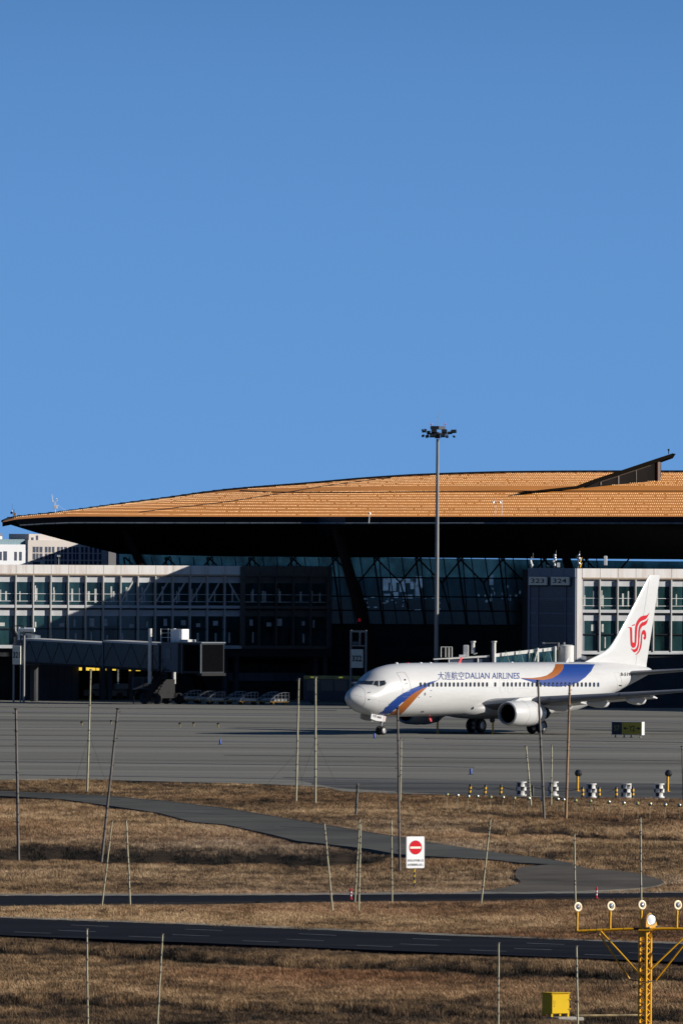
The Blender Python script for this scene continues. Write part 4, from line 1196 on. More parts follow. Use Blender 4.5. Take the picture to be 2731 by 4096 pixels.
# radome joint, panel lines, small ports
m = MB(); skin_line(m, C3(crom([(240, 487), (300, 492), (350, 520), (382, 560), (396, 620), (396, 690), (380, 760), (350, 805)], 4, closed=False)), 0.010)
for a in ([(400, 680), (620, 712), (780, 740)], [(180, 620), (380, 660)], [(612, 712), (612, 800)], [(1110, 770), (1300, 782), (1560, 790)]): skin_line(m, C3(a), 0.006)
for a in ([(0, 980), (200, 985), (450, 992)], [(880, 870), (940, 880)], ): skin_line(m, C7(a), 0.006)
m.build('panel_line', soft_line, plane)
for (a, b, w_, h_) in ((1327, 612, 13, 26), (1290, 886, 24, 12)):
    P = [hull(p, q, .013) for p, q in C3([(a + w_ * math.cos(t), b + h_ * math.sin(t)) for t in np.linspace(0, 6.283, 12)[:-1]])]
    m = MB(); m.add(P, [tuple(range(11))]); m.build('service_port', line_grey, plane)
for a in ([(432, 594), (476, 584)], [(440, 700), (466, 690)], [(452, 688), (458, 706)], [(762, 768), (788, 756)], [(1225, 665), (1238, 660)], [(1415, 560), (1432, 556)], [(1405, 655), (1420, 650)]):
    m = MB(); skin_line(m, C3(a), .025, off=.03); m.build('probe', line_grey, plane)
# blade antennas and beacons on the crown and belly
def blade(name, s, z0, h, c, sweep, mat, y=0.0):
    m = MB(); d = 1 if h > 0 else -1
    m.prism([L2(s, y - .015, z0), L2(s + c, y - .015, z0), L2(s + c + sweep, y - .015, z0 + h), L2(s + c * .35 + sweep, y - .015, z0 + h)], (0, .03, 0)); return m.build(name, mat, plane)
red_white = M('red_white_blade', (0.6, 0.05, 0.06), 0.4, var=0.9, scale=5)
blade('antenna', 13.6, 5.36, .42, .34, .18, red_white); blade('antenna', 27.2, 5.36, .33, .32, .16, paint_white)
blade('antenna', 9.9, 1.36, -.42, .30, .16, red_white); blade('antenna', 16.0, 1.2, -.22, .3, .1, dark_metal)
for s_ in (5.8, 7.2, 8.8, 10.0, 20.2):
    m = MB(); m.lathe([(0.0, .07), (.10, .05), (.14, -.03)], 10, c=tuple(L2(s_, -.1, 5.35))); m.build('crown_beacon', beacon_red if s_ == 7.2 else white_paint, plane)
# belly fairing
mb = MB(); rr = []
FT = [(12.2, 1.80, .05, .05), (12.7, 1.80, .62, .34), (13.4, 1.82, 1.35, .56), (14.4, 1.86, 1.86, .70), (15.6, 1.88, 2.06, .78), (20.5, 1.88, 2.06, .80), (22.4, 1.86, 1.85, .70), (24.0, 1.82, 1.3, .50), (25.2, 1.78, .6, .30), (25.8, 1.76, .05, .05)]
for s_, zc, hwid, hh in FT:
    rr.append([L2(s_, hwid * math.copysign(abs(math.sin(a)) ** .8, math.sin(a)), zc + hh * math.copysign(abs(math.cos(a)) ** .8, math.cos(a))) for a in np.linspace(0, 2 * math.pi, 33)])
mb.grid(rr); fair = mb.build('belly_fairing', belly_grey, plane, smooth=50)
# wings
def airfoil(le_s, chord, z, thick, n=15, twist=0.0):
    out = []
    cs = [0.5 * (1 - math.cos(math.pi * i / (n - 1))) for i in range(n)]
    def yt(c): return 5 * thick * (0.2969 * math.sqrt(c) - 0.126 * c - 0.3516 * c * c + 0.2843 * c ** 3 - 0.1036 * c ** 4)
    up_ = [(c, yt(c) * 1.05) for c in cs]; lo_ = [(c, -yt(c) * .9) for c in cs[1:-1]]
    for c, t in up_ + lo_[::-1]:
        out.append((le_s + chord * c, z + chord * t - twist * chord * c))
    return out
WST = [(1.5, 14.3, 7.9, 2.18, .135, .03), (3.2, 15.2, 6.6, 2.36, .13, .025), (5.8, 16.55, 5.2, 2.62, .12, .02), (9.0, 18.2, 4.1, 2.88, .115, .01), (12.5, 20.0, 3.0, 3.17, .11, 0), (15.6, 21.65, 2.05, 3.45, .11, -.005), (16.9, 22.4, 1.6, 3.57, .11, -.01), (17.15, 22.7, 1.2, 3.60, .08, -.01)]
wings = []
for sd in (-1, 1):
    rr = []
    for (p, le, ch, z, th, tw) in WST:
        a = airfoil(le, ch, z, th, twist=tw); rr.append([L2(s_, sd * p, zz) for s_, zz in a] + [L2(a[0][0], sd * p, a[0][1])])
    m = MB(); m.grid(rr); m.add(rr[-1][:-1], [tuple(range(len(rr[-1]) - 1))])
    w = m.build('wing', wing_grey, plane, smooth=50)
    # bright slat edge, flaps, track fairings
    m = MB()
    for (p0, p1) in ((6.3, 10.9), (11.0, 16.2)):
        def at(p, k): return float(np.interp(p, [q[0] for q in WST], [q[k] for q in WST]))
        sec = []
        for p in np.linspace(p0, p1, 5):
            le, ch, z = at(p, 1), at(p, 2), at(p, 3); r_ = .055 * ch
            sec.append([L2(le - .10 + r_ * (1 - math.cos(a)) * 1.6, sd * p, z - .03 + r_ * math.sin(a) * .9) for a in np.linspace(-1.9, 1.9, 9)])
        m.grid(sec)
    m.build('slat', wing_grey, w, smooth=50)
    for (p, l) in ((3.9, 2.9), (7.3, 2.6), (10.4, 2.3)):
        le = float(np.interp(p, [q[0] for q in WST], [q[1] for q in WST])); ch = float(np.interp(p, [q[0] for q in WST], [q[2] for q in WST])); z = float(np.interp(p, [q[0] for q in WST], [q[3] for q in WST]))
        te = le + ch; m = MB()
        pr_ = [(0.02, -l * .72), (.15, -l * .6), (.24, -l * .3), (.27, 0), (.22, l * .25), (.10, l * .36), (.02, l * .4)]
        c0 = L2(te - .15, sd * p, z - .36)
        m.lathe([(r_, h_) for r_, h_ in pr_], 12, axis='x', c=tuple(c0), sy=1.5)
        m.build('flap_fairing', paint_white, w, smooth=60)
    m = MB()
    for p0, p1, c in ((2.0, 5.6, 1.25), (6.4, 11.6, .9)):
        sec = []
        for p in (p0, p1):
            le = float(np.interp(p, [q[0] for q in WST], [q[1] for q in WST])); ch = float(np.interp(p, [q[0] for q in WST], [q[2] for q in WST])); z = float(np.interp(p, [q[0] for q in WST], [q[3] for q in WST]))
            te = le + ch
            sec.append([L2(te - .55, sd * p, z + .02), L2(te + c - .55, sd * p, z - .30), L2(te + c - .6, sd * p, z - .36), L2(te - .6, sd * p, z - .22), L2(te - .55, sd * p, z + .02)])
        m.grid(sec); m.add(sec[0][:-1], [(0, 1, 2, 3)]); m.add(sec[1][:-1], [(3, 2, 1, 0)])
    m.build('flap', paint_white, w)
m = MB(); P = [fair.matrix_world @ Vector((0, 0, 0))]
m.lathe([(0, 0.02), (.11, 0.0), (.13, -.04)], 12, axis='x', c=tuple(L2(13.55, -1.42, 1.98))); m.build('landing_light', window_glass, plane)
# horizontal and vertical tail
for sd in (-1, 1):
    rr = []
    for (p, le, ch, z, th) in ((0.35, 33.5, 4.3, 4.44, .10), (0.9, 33.9, 3.95, 4.48, .10), (4.5, 35.95, 2.4, 4.77, .095), (6.9, 37.3, 1.45, 4.96, .09), (7.17, 37.6, 1.1, 4.98, .06)):
        a = airfoil(le, ch, z, th); rr.append([L2(s_, sd * p, zz) for s_, zz in a] + [L2(a[0][0], sd * p, a[0][1])])
    m = MB(); m.grid(rr); m.add(rr[-1][:-1], [tuple(range(len(rr[-1]) - 1))]); m.build('tailplane', wing_grey, plane, smooth=50)
LEp = [on_y(a, b, 0) for a, b in ((2318, 2657), (2360, 2636), (2400, 2616), (2428, 2597), (2446, 2575), (2463, 2548), (2500, 2480), (2533, 2418), (2594, 2300))]
TEp = [on_y(a, b, 0) for a, b in ((2581, 2674), (2610, 2485), (2637, 2306))]
LEs = lambda z: float(np.interp(z, [p.z for p in LEp], [p.x for p in LEp])); TEs = lambda z: float(np.interp(z, [p.z for p in TEp], [p.x for p in TEp]))
ztop = LEp[-1].z
def fin_half(x, z):
    a, b = LEs(z), TEs(z); c = (x - a) / max(b - a, .01)
    if c <= 0 or c >= 1: return 0.0
    th = 0.30 * (1 - .55 * (z - 5.2) / (ztop - 5.2)) 
    root = max(0, min(1, (z - 5.15) / 0.9))
    lead = min(1, (c * (b - a)) / 3.2)
    return th * (1.48 * math.sqrt(c) - 0.63 * c - 1.758 * c * c + 1.4215 * c ** 3 - .518 * c ** 4) * 1.05 * (0.35 + 0.65 * max(root, lead))
rr = []
cs = [0.5 * (1 - math.cos(math.pi * i / 16)) for i in range(17)]
zs = [4.9, 5.2, 5.35, 5.5, 5.7, 5.9, 6.15, 6.4, 6.7, 7.0, 7.4, 7.9, 8.5, 9.3, 10.2, 11.0, ztop - .12, ztop]
for z in zs:
    zz = max(z, LEp[0].z); a, b = LEs(zz), TEs(zz)
    sh = 0.06 if z == ztop else 0
    X_ = [a + sh + (b - a - sh * 1.5) * c for c in cs]; H_ = [fin_half(x, zz) * (.4 if z == ztop else 1) for x in X_]
    rr.append([Vector((x, -h, z)) for x, h in zip(X_, H_)] + [Vector((x, h, z)) for x, h in list(zip(X_, H_))[-2:0:-1]] + [Vector((X_[0], -H_[0], z))])
m = MB(); m.grid(rr); m.add(rr[-1][:-1], [tuple(range(len(rr[-1]) - 1))]); fin = m.build('tail_fin', paint_white, plane, smooth=50)
def fin_skin(px, py, off=.02):
    p = on_y(px, py, -0.2); return Vector((p.x, -fin_half(p.x, p.z) - off, p.z))
CL_ = lambda pts: S(2480, 2420, 160 / 1568, pts)
logo1 = crom([(1190, 300), (1120, 370), (1040, 405), (900, 425), (800, 480), (720, 570), (660, 680), (620, 800), (598, 960), (590, 1200), (585, 1440), (545, 1475), (495, 1440), (485, 1200), (480, 960), (465, 880), (420, 868), (302, 868), (385, 900), (402, 1050), (408, 1300), (425, 1540), (470, 1640), (530, 1682), (590, 1660), (630, 1600), (655, 1450), (665, 1250), (685, 950), (705, 830), (760, 720), (840, 635), (950, 590), (1040, 550), (1110, 460)], 4)
logo2 = crom([(1145, 520), (1090, 590), (980, 650), (880, 690), (800, 770), (755, 880), (732, 1050), (728, 1300), (722, 1480), (690, 1620), (630, 1710), (550, 1740), (480, 1722), (440, 1690), (490, 1775), (560, 1845), (620, 1850), (690, 1790), (740, 1690), (768, 1560), (782, 1300), (795, 1060), (820, 930), (890, 840), (1000, 795), (1080, 720)], 4)
logo3 = crom([(620, 1935), (700, 1880), (760, 1790), (800, 1650), (826, 1500), (845, 1280), (860, 1130), (900, 1020), (955, 978), (1010, 1000), (1050, 1080), (1062, 1180), (1058, 1290), (1010, 1360), (965, 1320), (950, 1265), (985, 1230), (975, 1170), (935, 1142), (900, 1180), (892, 1300), (885, 1500), (860, 1650), (810, 1790), (740, 1890), (670, 1938)], 4)
logo4 = [(455, 822), (490, 785), (592, 740), (575, 800), (500, 818)]
vs, fs = [], []
for lg in (logo1, logo2, logo3, logo4):
    v2, f = tri_fill(CL_(lg), 5); o_ = len(vs); vs += [fin_skin(a, b) for a, b in v2]; fs += [tuple(q + o_ for q in t) for t in f]
m = MB(); m.add(vs, fs); m.add([(p.x, -p.y, p.z) for p in vs], fs); m.build('tail_emblem', logo_red, fin)
m = MB()
rud = [(2602, 2302), (2578, 2450), (2556, 2580), (2546, 2664)]
P = [fin_skin(a, b, .006) for a, b in crom(rud, 6, closed=False)]; m.tube(P, .012, 4); m.build('rudder_hinge_line', soft_line, fin)
# engines
def engine(sd):
    c = L2(0, sd * 4.83, 1.60)
    s0 = 13.25
    m = MB()
    prof = [(.80, .0), (.86, .02), (.90, .10), (.965, .40), (1.01, .9), (1.035, 1.6), (1.03, 2.4), (.98, 3.1), (.90, 3.6), (.80, 3.95), (.77, 3.95)]
    m.lathe([(r_, s0 + h_) for r_, h_ in prof[2:]], 40, axis='x', c=tuple(c), sy=.96)
    na = m.build('engine_nacelle', paint_white, plane, smooth=40)
    m = MB(); lip = [(.72, .26), (.735, .14), (.77, .04), (.81, -.01), (.85, .015), (.885, .07), (.901, .11)]
    m.lathe([(r_, s0 + h_) for r_, h_ in lip], 40, axis='x', c=tuple(c), sy=.96); m.build('inlet_lip', lip_metal, na, smooth=60)
    m = MB(); m.lathe([(.72, s0 + .25), (.74, s0 + .7), (.76, s0 + 1.1), (0.0, s0 + 1.1)], 32, axis='x', c=tuple(c), sy=.96); m.build('inlet_duct', black_hole, na)
    m = MB(); m.lathe([(0, s0 + .72), (.10, s0 + .82), (.2, s0 + 1.09)], 16, axis='x', c=tuple(c), sy=.96); m.build('spinner', dark_metal, na, smooth=50)
    m = MB(); m.lathe([(.60, s0 + 3.6), (.56, s0 + 4.3), (.43, s0 + 4.9), (.40, s0 + 4.9)], 24, axis='x', c=tuple(c), sy=1); m.lathe([(.33, s0 + 4.4), (.27, s0 + 4.9), (.03, s0 + 5.6)], 20, axis='x', c=tuple(c)); m.lathe([(.77, s0 + 3.9), (.56, s0 + 3.9)], 24, axis='x', c=tuple(c)); m.build('core_exhaust', dark_metal, na, smooth=50)
    y = sd * 4.83; m = MB()
    poly = [L2(14.1, y - .16, 2.56), (L2(14.7, y - .16, 2.76)), L2(16.6, y - .16, 2.84), L2(19.0, y - .16, 2.45), L2(18.4, y - .16, 2.05), L2(16.8, y - .16, 2.2), L2(15.2, y - .16, 2.5)]
    m.prism(poly, (0, .32, 0)); m.build('pylon', paint_white, na)
    m = MB()
    for h_ in (1.55, 2.55):
        m.tube([Vector((s0 + h_ - GEAR_S + (19.7 - GEAR_S), 0, 0)) + Vector((0, c.y + 1.037 * math.cos(a), c.z + 1.0 * math.sin(a))) for a in np.linspace(0, 2 * math.pi, 37)], .007, 4)
    m.build('cowl_seam', soft_line, na)
    return na
for sd in (-1, 1): engine(sd)
# landing gear
def wheel(parent, c, r, w, nm='wheel'):
    m = MB()
    m.lathe([(r * .56, -w / 2), (r * .86, -w / 2), (r * .97, -w * .36), (r, -w * .15), (r, w * .15), (r * .97, w * .36), (r * .86, w / 2), (r * .56, w / 2)], 26, axis='y', c=tuple(c))
    wo = m.build(nm, rubber, parent, smooth=40)
    m = MB(); m.lathe([(0, -w * .30), (r * .20, -w * .30), (r * .24, -w * .42), (r * .48, -w * .36), (r * .565, -w * .49)], 20, axis='y', c=tuple(c)); m.lathe([(r * .565, w * .49), (r * .48, w * .36), (r * .24, w * .42), (0, w * .30)], 20, axis='y', c=tuple(c))
    m.build('hub', hub_grey, wo, smooth=40)
m = MB(); m.tube([L2(4.1, 0, 1.5), L2(4.1, 0, .75)], .085, 10); m.tube([L2(4.1, 0, .8), L2(4.1, 0, .33)], .055, 10); m.tube([L2(4.1, -.24, .33), L2(4.1, .24, .33)], .05, 8); m.tube([L2(4.1, 0, .9), L2(3.1, 0, 1.55)], .045, 6); m.tube([L2(4.16, 0, .75), L2(4.42, 0, .6), L2(4.16, 0, .42)], .03, 6)
m.obox(L2(4.02, -.13, .95), (.05, 0, 0), (0, .06, 0), (0, 0, .06))
ng_ = m.build('nose_gear', gear_grey, plane, smooth=40)
for y in (-.2, .2): wheel(ng_, L2(4.1, y, .335), .335, .2)
dq = [on_y(a, b, -.5) for a, b in C3([(492, 920), (480, 1000), (560, 1030), (704, 1046), (720, 965), (640, 940)])]
m = MB(); m.prism(dq, (0, .05, 0)); nd = m.build('nose_gear_door', paint_white, plane)
m = MB(); m.prism([Vector((p.x, .45, p.z)) for p in dq], (0, .05, 0)); m.build('nose_gear_door', belly_grey, plane)
tl = [on_y(a, b, -.512) for a, b in C3([(512, 972), (644, 1003), (514, 936)])]
text_part('door_lettering', '737-800', tl[0], tl[1] - tl[0], tl[2] - tl[0], letter_black, nd, 0.02)
m = MB(); q = [on_y(a, b, -.509) for a, b in C3([(684, 958), (692, 960), (686, 1040), (676, 1038)])]; m.add(q, [(0, 1, 2, 3)]); m.build('door_stripe', M('door_stripe', (0.5, 0.2, 0.12), .5), nd)
for sd in (-1, 1):
    y = sd * 2.86; m = MB()
    m.tube([L2(19.6, y, 2.2), L2(19.7, y, 1.1)], .14, 12); m.tube([L2(19.7, y, 1.1), L2(19.7, y, .55)], .09, 12); m.tube([L2(19.7, y - .5, .545), L2(19.7, y + .5, .545)], .08, 10)
    m.tube([L2(19.7, y, 1.2), L2(19.7, sd * 1.2, 1.75)], .07, 8); m.tube([L2(19.85, y, 1.0), L2(20.2, y, .8), L2(19.85, y, .6)], .04, 6)
    mgo = m.build('main_gear', gear_grey, plane, smooth=40)
    for dy in (-.43, .43): wheel(mgo, L2(19.7, y + dy, .545), .545, .40)
    m = MB(); m.obox(L2(19.6, y + sd * .28, 1.45), (.42, 0, 0), (0, .02, 0), (0, 0, .42)); m.build('gear_door', belly_grey, mgo)

# ================================================================== APRON OBJECTS
# ---- high light mast
DM = 1010.6
q = W(1744, 2700, DM)
mast = thing('light_mast', 'tall grey floodlight mast with dark lamp crown standing between terminal and aircraft', 'light mast', (q.x, DM, 0))
ztp = Z(1742, DM, 1750); xt = 0.0
m = MB(); m.tube([(0, 0, 0), (0, 0, ztp * .5), (0, 0, ztp - .3)], [.21, .18, .13], 14); m.build('pole', mast_grey, mast, smooth=50)
hx = lambda a: (1650 + a * 200 / 1568 - 1752.0) / sc(DM)
hz_ = lambda b: Z(1620 + b * 200 / 1568, DM, 1752)
m = MB(); m.lathe([(.95, hz_(880)), (1.0, hz_(915)), (.95, hz_(925)), (.9, hz_(900)), (.95, hz_(880))], 20); m.lathe([(.2, hz_(850)), (.22, hz_(1040)), (.16, hz_(1050))], 12)
for a in range(6): t = a * math.pi / 3; m.tube([(.15 * math.cos(t), .15 * math.sin(t), hz_(920)), (.97 * math.cos(t), .97 * math.sin(t), hz_(905))], .03, 6)
for a in range(4): t = a * math.pi / 2 + .4; m.tube([(.2 * math.cos(t), .2 * math.sin(t), hz_(1040)), (.55 * math.cos(t), .55 * math.sin(t), hz_(960))], .02, 6)
m.build('crown_ring', lamp_dark, mast)
m = MB(); m.box(hx(570), hx(835), -.3, .3, hz_(765), hz_(660)); m.build('control_box', lamp_dark, mast)
m = MB(); m.box(hx(840), hx(1035), -.2, .35, hz_(775), hz_(665)); m.build('control_box', M('mast_box_grey', (.40, .40, .42), .5), mast)
m = MB(); m.tube([(hx(800), 0, hz_(660)), (hx(805), 0, hz_(200))], .018, 6); m.build('lightning_rod', mast_grey, mast)
for a in (595, 1032):
    m = MB(); m.tube([(hx(a), 0, hz_(665)), (hx(a), 0, hz_(620))], .02, 6); m.lathe([(.05, hz_(625)), (.06, hz_(600)), (.05, hz_(580)), (0, hz_(570))], 10, c=(hx(a), 0, 0)); m.build('obstacle_lamp', red_paint, mast)
for (a, b, w, h, dy, tx) in ((330, 815, 50, 75, 0, .3), (405, 810, 75, 80, -.4, -.2), (510, 860, 110, 60, -.6, .1), (680, 825, 175, 90, -.8, .0), (1000, 830, 170, 100, -.8, .0), (1295, 825, 175, 75, -.3, .05), (1180, 870, 150, 55, .4, .1),
                            (340, 970, 70, 40, .3, .5), (470, 985, 100, 60, -.5, .3), (640, 970, 190, 70, -.9, .05), (960, 965, 150, 70, -.9, .05), (1090, 990, 80, 55, -.4, -.2), (1310, 985, 70, 25, .3, -.5)):
    cx = hx(a); cz = hz_(b); sw = w / 7.84 / sc(DM) / 2; sh = h / 7.84 / sc(DM) / 2
    m = MB(); m.obox((cx, dy, cz), Vector((sw, 0, sw * tx)), (0, .14, -.05), Vector((-sh * tx, 0, sh)))
    m.obox((cx, dy + .2, cz), Vector((sw * .3, 0, 0)), (0, .1, 0), Vector((0, 0, sh * .4)))
    m.build('floodlight', lamp_dark, mast)

# ---- rooftop instruments
def small(name, label, cat, p, group=None): return thing(name, label, cat, tuple(p), group=group)
p = roof_pt(226, 0.96); p = W(224, 2056, p.y)
t = small('weather_mast', 'white weather sensor mast on the sloping left edge of the orange roof', 'weather mast', p)
u_ = 1 / sc(1040) * .2041
P5 = lambda a, b: (u_ * (a - 1098), 0, u_ * (485 - b))
m = MB(); m.tube([P5(1098, 490), P5(1085, 380), P5(1080, 250)], .03, 6); m.tube([P5(1030, 245), P5(1080, 238), P5(1135, 230)], .025, 6); m.tube([P5(1098, 270), P5(1290, 410)], .008, 4); m.build('pole', white_paint, t)
m = MB(); m.tube([P5(1035, 240), P5(1034, 205)], .045, 8); m.tube([P5(1034, 205), P5(1020, 90)], .025, 6); m.build('rod_sensor', white_paint, t)
m = MB(); m.tube([P5(1128, 230), P5(1128, 195)], .02, 6); m.tube([P5(1105, 175), P5(1128, 190)], .05, 8); m.build('wind_sensor', white_paint, t)
m = MB(); m.rbox(P5(1055, 0)[0], P5(1128, 0)[0], -.1, .1, P5(0, 375)[2], P5(0, 310)[2], .02); m.build('equipment_box', white_paint, t)
p = W(57, 2075, roof_pt(60, .5).y)
t = small('camera_post', 'dark camera post with amber box at the left tip of the roof', 'camera post', p)
P6 = lambda a, b: (u_ * (a - 280), 0, u_ * (565 - b))
m = MB(); m.tube([P6(280, 580), P6(278, 380)], .035, 6); m.tube([P6(250, 500), P6(248, 280)], .008, 4); m.tube([P6(240, 540), P6(335, 540)], .02, 4); m.build('post', frame_dark, t)
m = MB(); m.rbox(P6(278, 0)[0], P6(322, 0)[0], -.1, .1, P6(0, 505)[2], P6(0, 445)[2], .015); m.build('amber_box', M('amber_box', (.42, .20, .04), .5), t)
m = MB(); m.lathe([(0, .10), (.10, .07), (.12, -.02), (.08, -.10), (0, -.12)], 12, c=P6(234, 445)); m.build('dome_camera', frame_dark, t, smooth=50)
m = MB(); m.lathe([(0, .06), (.09, .03), (.10, -.02)], 12, c=P6(242, 412)); m.build('camera_shield', white_paint, t, smooth=50)
for (px, py, h, lb) in ((1475, 2084, .9, 'small white camera bracket on the fascia left of the light mast'), (1980, 2058, 1.6, 'left one of two hooked white lamp posts on the roof edge'), (2006, 2058, 1.6, 'right one of two hooked white lamp posts on the roof edge')):
    D = EAVE_D(px) - .3
    p = W(px, py, D)
    t = small('roof_lamp', lb, 'lamp', p)
    m = MB(); k_ = .028
    if h > 1: m.tube([(0, 0, -.1), (.02, 0, h * .72), (0, 0, h * .82), (-.12, 0, h * .82), (-.2, 0, h * .72)], k_, 6)
    else: m.tube([(0, 0, -.2), (.04, 0, h * .7)], .04, 6)
    m.build('post', white_paint, t, smooth=50)
    m = MB(); hh = (-.2, h * .68) if h > 1 else (.05, h * .75)
    m.lathe([(0, .10), (.09, .06), (.11, -.04), (0, -.1)], 10, c=(hh[0], 0, hh[1])); m.build('lamp_head', silver, t, smooth=50)
for (px, D, lb, kind) in ((2122, 1012.5, 'crooked white camera cluster on the roof corner above board 323', 0), (2214, 1011, 'tall cluster of cameras and dishes on the roof above board 324', 1), (2308, 1009.3, 'camera pole with yellow panels on the pier roof corner', 2), (2418, 1010.5, 'plain white sensor box on a short stand on the pier roof', 3)):
    p = Vector((X(px, D), D, 12.35)); r = random.Random(px)
    t = small('camera_cluster', lb, 'roof equipment', p)
    if kind == 3:
        m = MB(); m.tube([(0, 0, 0), (0, 0, .35)], .05, 8); m.box(-.25, .25, -.08, .08, 0, .06); m.build('stand', dark_metal, t)
        m = MB(); m.rbox(-.15, .15, -.12, .12, .30, 1.12, .03); m.build('sensor_box', white_paint, t)
    else:
        hgt = (1.0, 1.25, 1.2)[kind]
        m = MB(); m.tube([(0, 0, 0), (.02, 0, hgt * .5), (-.04 * kind, 0, hgt)], .04, 8); m.tube([(.15, 0, hgt * .9), (.16, 0, hgt + .35)], .012, 4)
        m.tube([(-.2, 0, hgt * .85), (.2, 0, hgt * .87)], .02, 6); m.build('pole', mast_grey, t, smooth=50)
        for _ in range(5 if kind == 1 else 4):
            z = r.uniform(.1, hgt); dx = r.uniform(-.15, .15)
            m = MB(); m.lathe([(0, .13), (.08, .10), (.11, 0), (.07, -.10), (0, -.12)], 10, c=(dx, -.1, z)); m.build('camera', silver if r.random() < .7 else white_paint, t, smooth=50)
        if kind == 1:
            m = MB(); m.box(.24, .50, -.1, .1, .1, .5); m.build('white_box', white_paint, t)
            m = MB(); m.tube([(-.65, 0, .18), (-.35, 0, .15)], .09, 8); m.build('floodlight', bridge_panel, t)
        if kind == 2:
            for dz, s_ in ((.28, .2), (.75, .22)):
                m = MB(); m.obox((.28, 0, dz), (.05, .03, .02), (0, .02, 0), (.06, 0, s_)); m.build('yellow_panel', amber, t)

# ---- left jet bridge (gate 321) : axis runs from left-far to right-near
def frame2(a, b):
    d = (b - a); L_ = d.length; u = d / L_; n = Vector((u.y, -u.x, 0)).normalized()
    if n.y > 0: n = -n
    return u, n, L_
def jet_bridge(label, A, B, zA, zB, w, hgt, sections, glass, cab=True):
    """telescopic tunnel whose floor centre line runs A -> B"""
    t = thing('jet_bridge', label, 'jet bridge', (A.x, A.y, 0))
    a = Vector((A.x, A.y, zA)); b = Vector((B.x, B.y, zB))
    flat = (B - A); flat.z = 0; u, n, L_ = frame2(Vector((A.x, A.y, 0)), Vector((B.x, B.y, 0)))
    for i, (f0, f1, g) in enumerate(sections):
        p = a.lerp(b, f0); q = a.lerp(b, f1); W_ = w + g; H_ = hgt + g
        ax = (q - p) / 2; c = (p + q) / 2
        m = MB(); m.obox(c + up * H_ / 2, ax, n * W_ / 2, up * (H_ / 2 - .16)); s = m.build('tunnel', glass, t, world=True)
        m = MB(); m.obox(c + up * (H_ - .08), ax * 1.004, n * (W_ / 2 + .06), up * .085); m.build('tunnel_roof', bridge_roof, s)
        m = MB(); m.obox(c + up * .06, ax * 1.003, n * (W_ / 2 + .05), up * .11); m.build('tunnel_floor', slab_dark, s)
        for o in s.children: o.data.transform(Matrix.Translation(-ORIG[t.name]))
        m = MB()
        for f in (0, 1):
            e = p.lerp(q, f)
            for sd in (1,): m.obox(e + n * (W_ / 2 + .02) + up * H_ / 2, u * .07, n * .06, up * H_ / 2)
        nb = max(2, int((q - p).length / 1.9))
        for j in range(nb):
            e0 = p.lerp(q, j / nb); e1 = p.lerp(q, (j + 1) / nb); mid = (e0 + e1) / 2
            for x0, x1 in ((e0 + up * .2, mid + up * (H_ - .2)), (mid + up * (H_ - .2), e1 + up * .2)):
                m.tube([x0 + n * (W_ / 2 + .03), x1 + n * (W_ / 2 + .03)], .035, 4)
        m.build('tunnel_frame', bridge_panel, s)
        for o in s.children:
            if o.name.startswith('tunnel_frame'): o.data.transform(Matrix.Translation(-ORIG[t.name]))
    return t, u, n, a, b
A = Vector((X(118, 1029), 1029, 0)); B = Vector((X(690, 1016), 1016, 0))
zA = Z(2652, 1029, 120); zB = Z(2684, 1016, 690)
jb, ju, jn, ja, jbb = jet_bridge('dark glazed jet bridge with white roof units reaching right from gate 321', A, B, zA, zB, 2.6, 2.25, [(0.02, .66, 0.0), (.60, .985, .22)], bridge_glass)
def jpart(name, mat, fn, par=None):
    m = MB(); fn(m); o = m.build(name, mat, jb, world=True); return o
q0 = Vector((X(100, 1029.5), 1029.5, 0))
jpart('rotunda', bridge_panel, lambda m: m.lathe([(1.15, zA - .2), (1.15, zA + 2.5), (0, zA + 2.7)], 20, c=(q0.x + .3, q0.y, 0)))
jpart('rotunda_column', wall_grey, lambda m: m.tube([(q0.x + .9, q0.y, 0), (q0.x + .9, q0.y, zA)], .35, 12))
# cab at the right end, lift unit, wheels, stairs, roof gear
cabc = jbb + ju * 2.9
def cab(m):
    m.obox(jbb + ju * 1.1 + up * 1.25, ju * 1.15, jn * 1.35, up * 1.33)
jpart('cab_corridor', bridge_panel, cab)
jpart('cab', M('cab_shell_dark', (0.025, 0.03, 0.037), .6, spec=.1), lambda m: m.obox(jbb + ju * 3.7 + up * 1.18, ju * 1.45, jn * 1.42, up * 1.34))
jpart('cab_roof', gutter_mat, lambda m: m.obox(jbb + ju * 3.5 + up * 2.58, ju * 1.75, jn * 1.5, up * .05))
for k_ in (2.2, 2.75, 5.1): jpart('cab_frame', bridge_panel, lambda m: m.obox(jbb + ju * k_ + jn * 1.47 + up * 1.15, ju * .05, jn * .04, up * 1.35))
jpart('cab_mouth', black_hole, lambda m: m.obox(jbb + ju * 5.16 + up * 1.2, ju * .012, jn * 1.30, up * 1.2))  # black panel painted for the shaded inside of the open hood
jpart('cab_bumper', dark_metal, lambda m: m.obox(jbb + ju * 5.0 - up * .25, ju * .3, jn * 1.5, up * .12))
jpart('cab_opening', black_hole, lambda m: m.obox(jbb + ju * 4.0 + jn * 1.44 + up * 1.2, ju * 1.05, jn * .02, up * 1.15))  # black panel standing for the dark inside seen through the cab side
jpart('cab_window', window_glass, lambda m: m.obox(jbb + ju * .9 + jn * 1.36 + up * 1.55, ju * .3, jn * .02, up * .5))
jpart('air_unit', white_paint, lambda m: m.obox(jbb + ju * .95 + up * 3.15, ju * .55, jn * .6, up * .6))
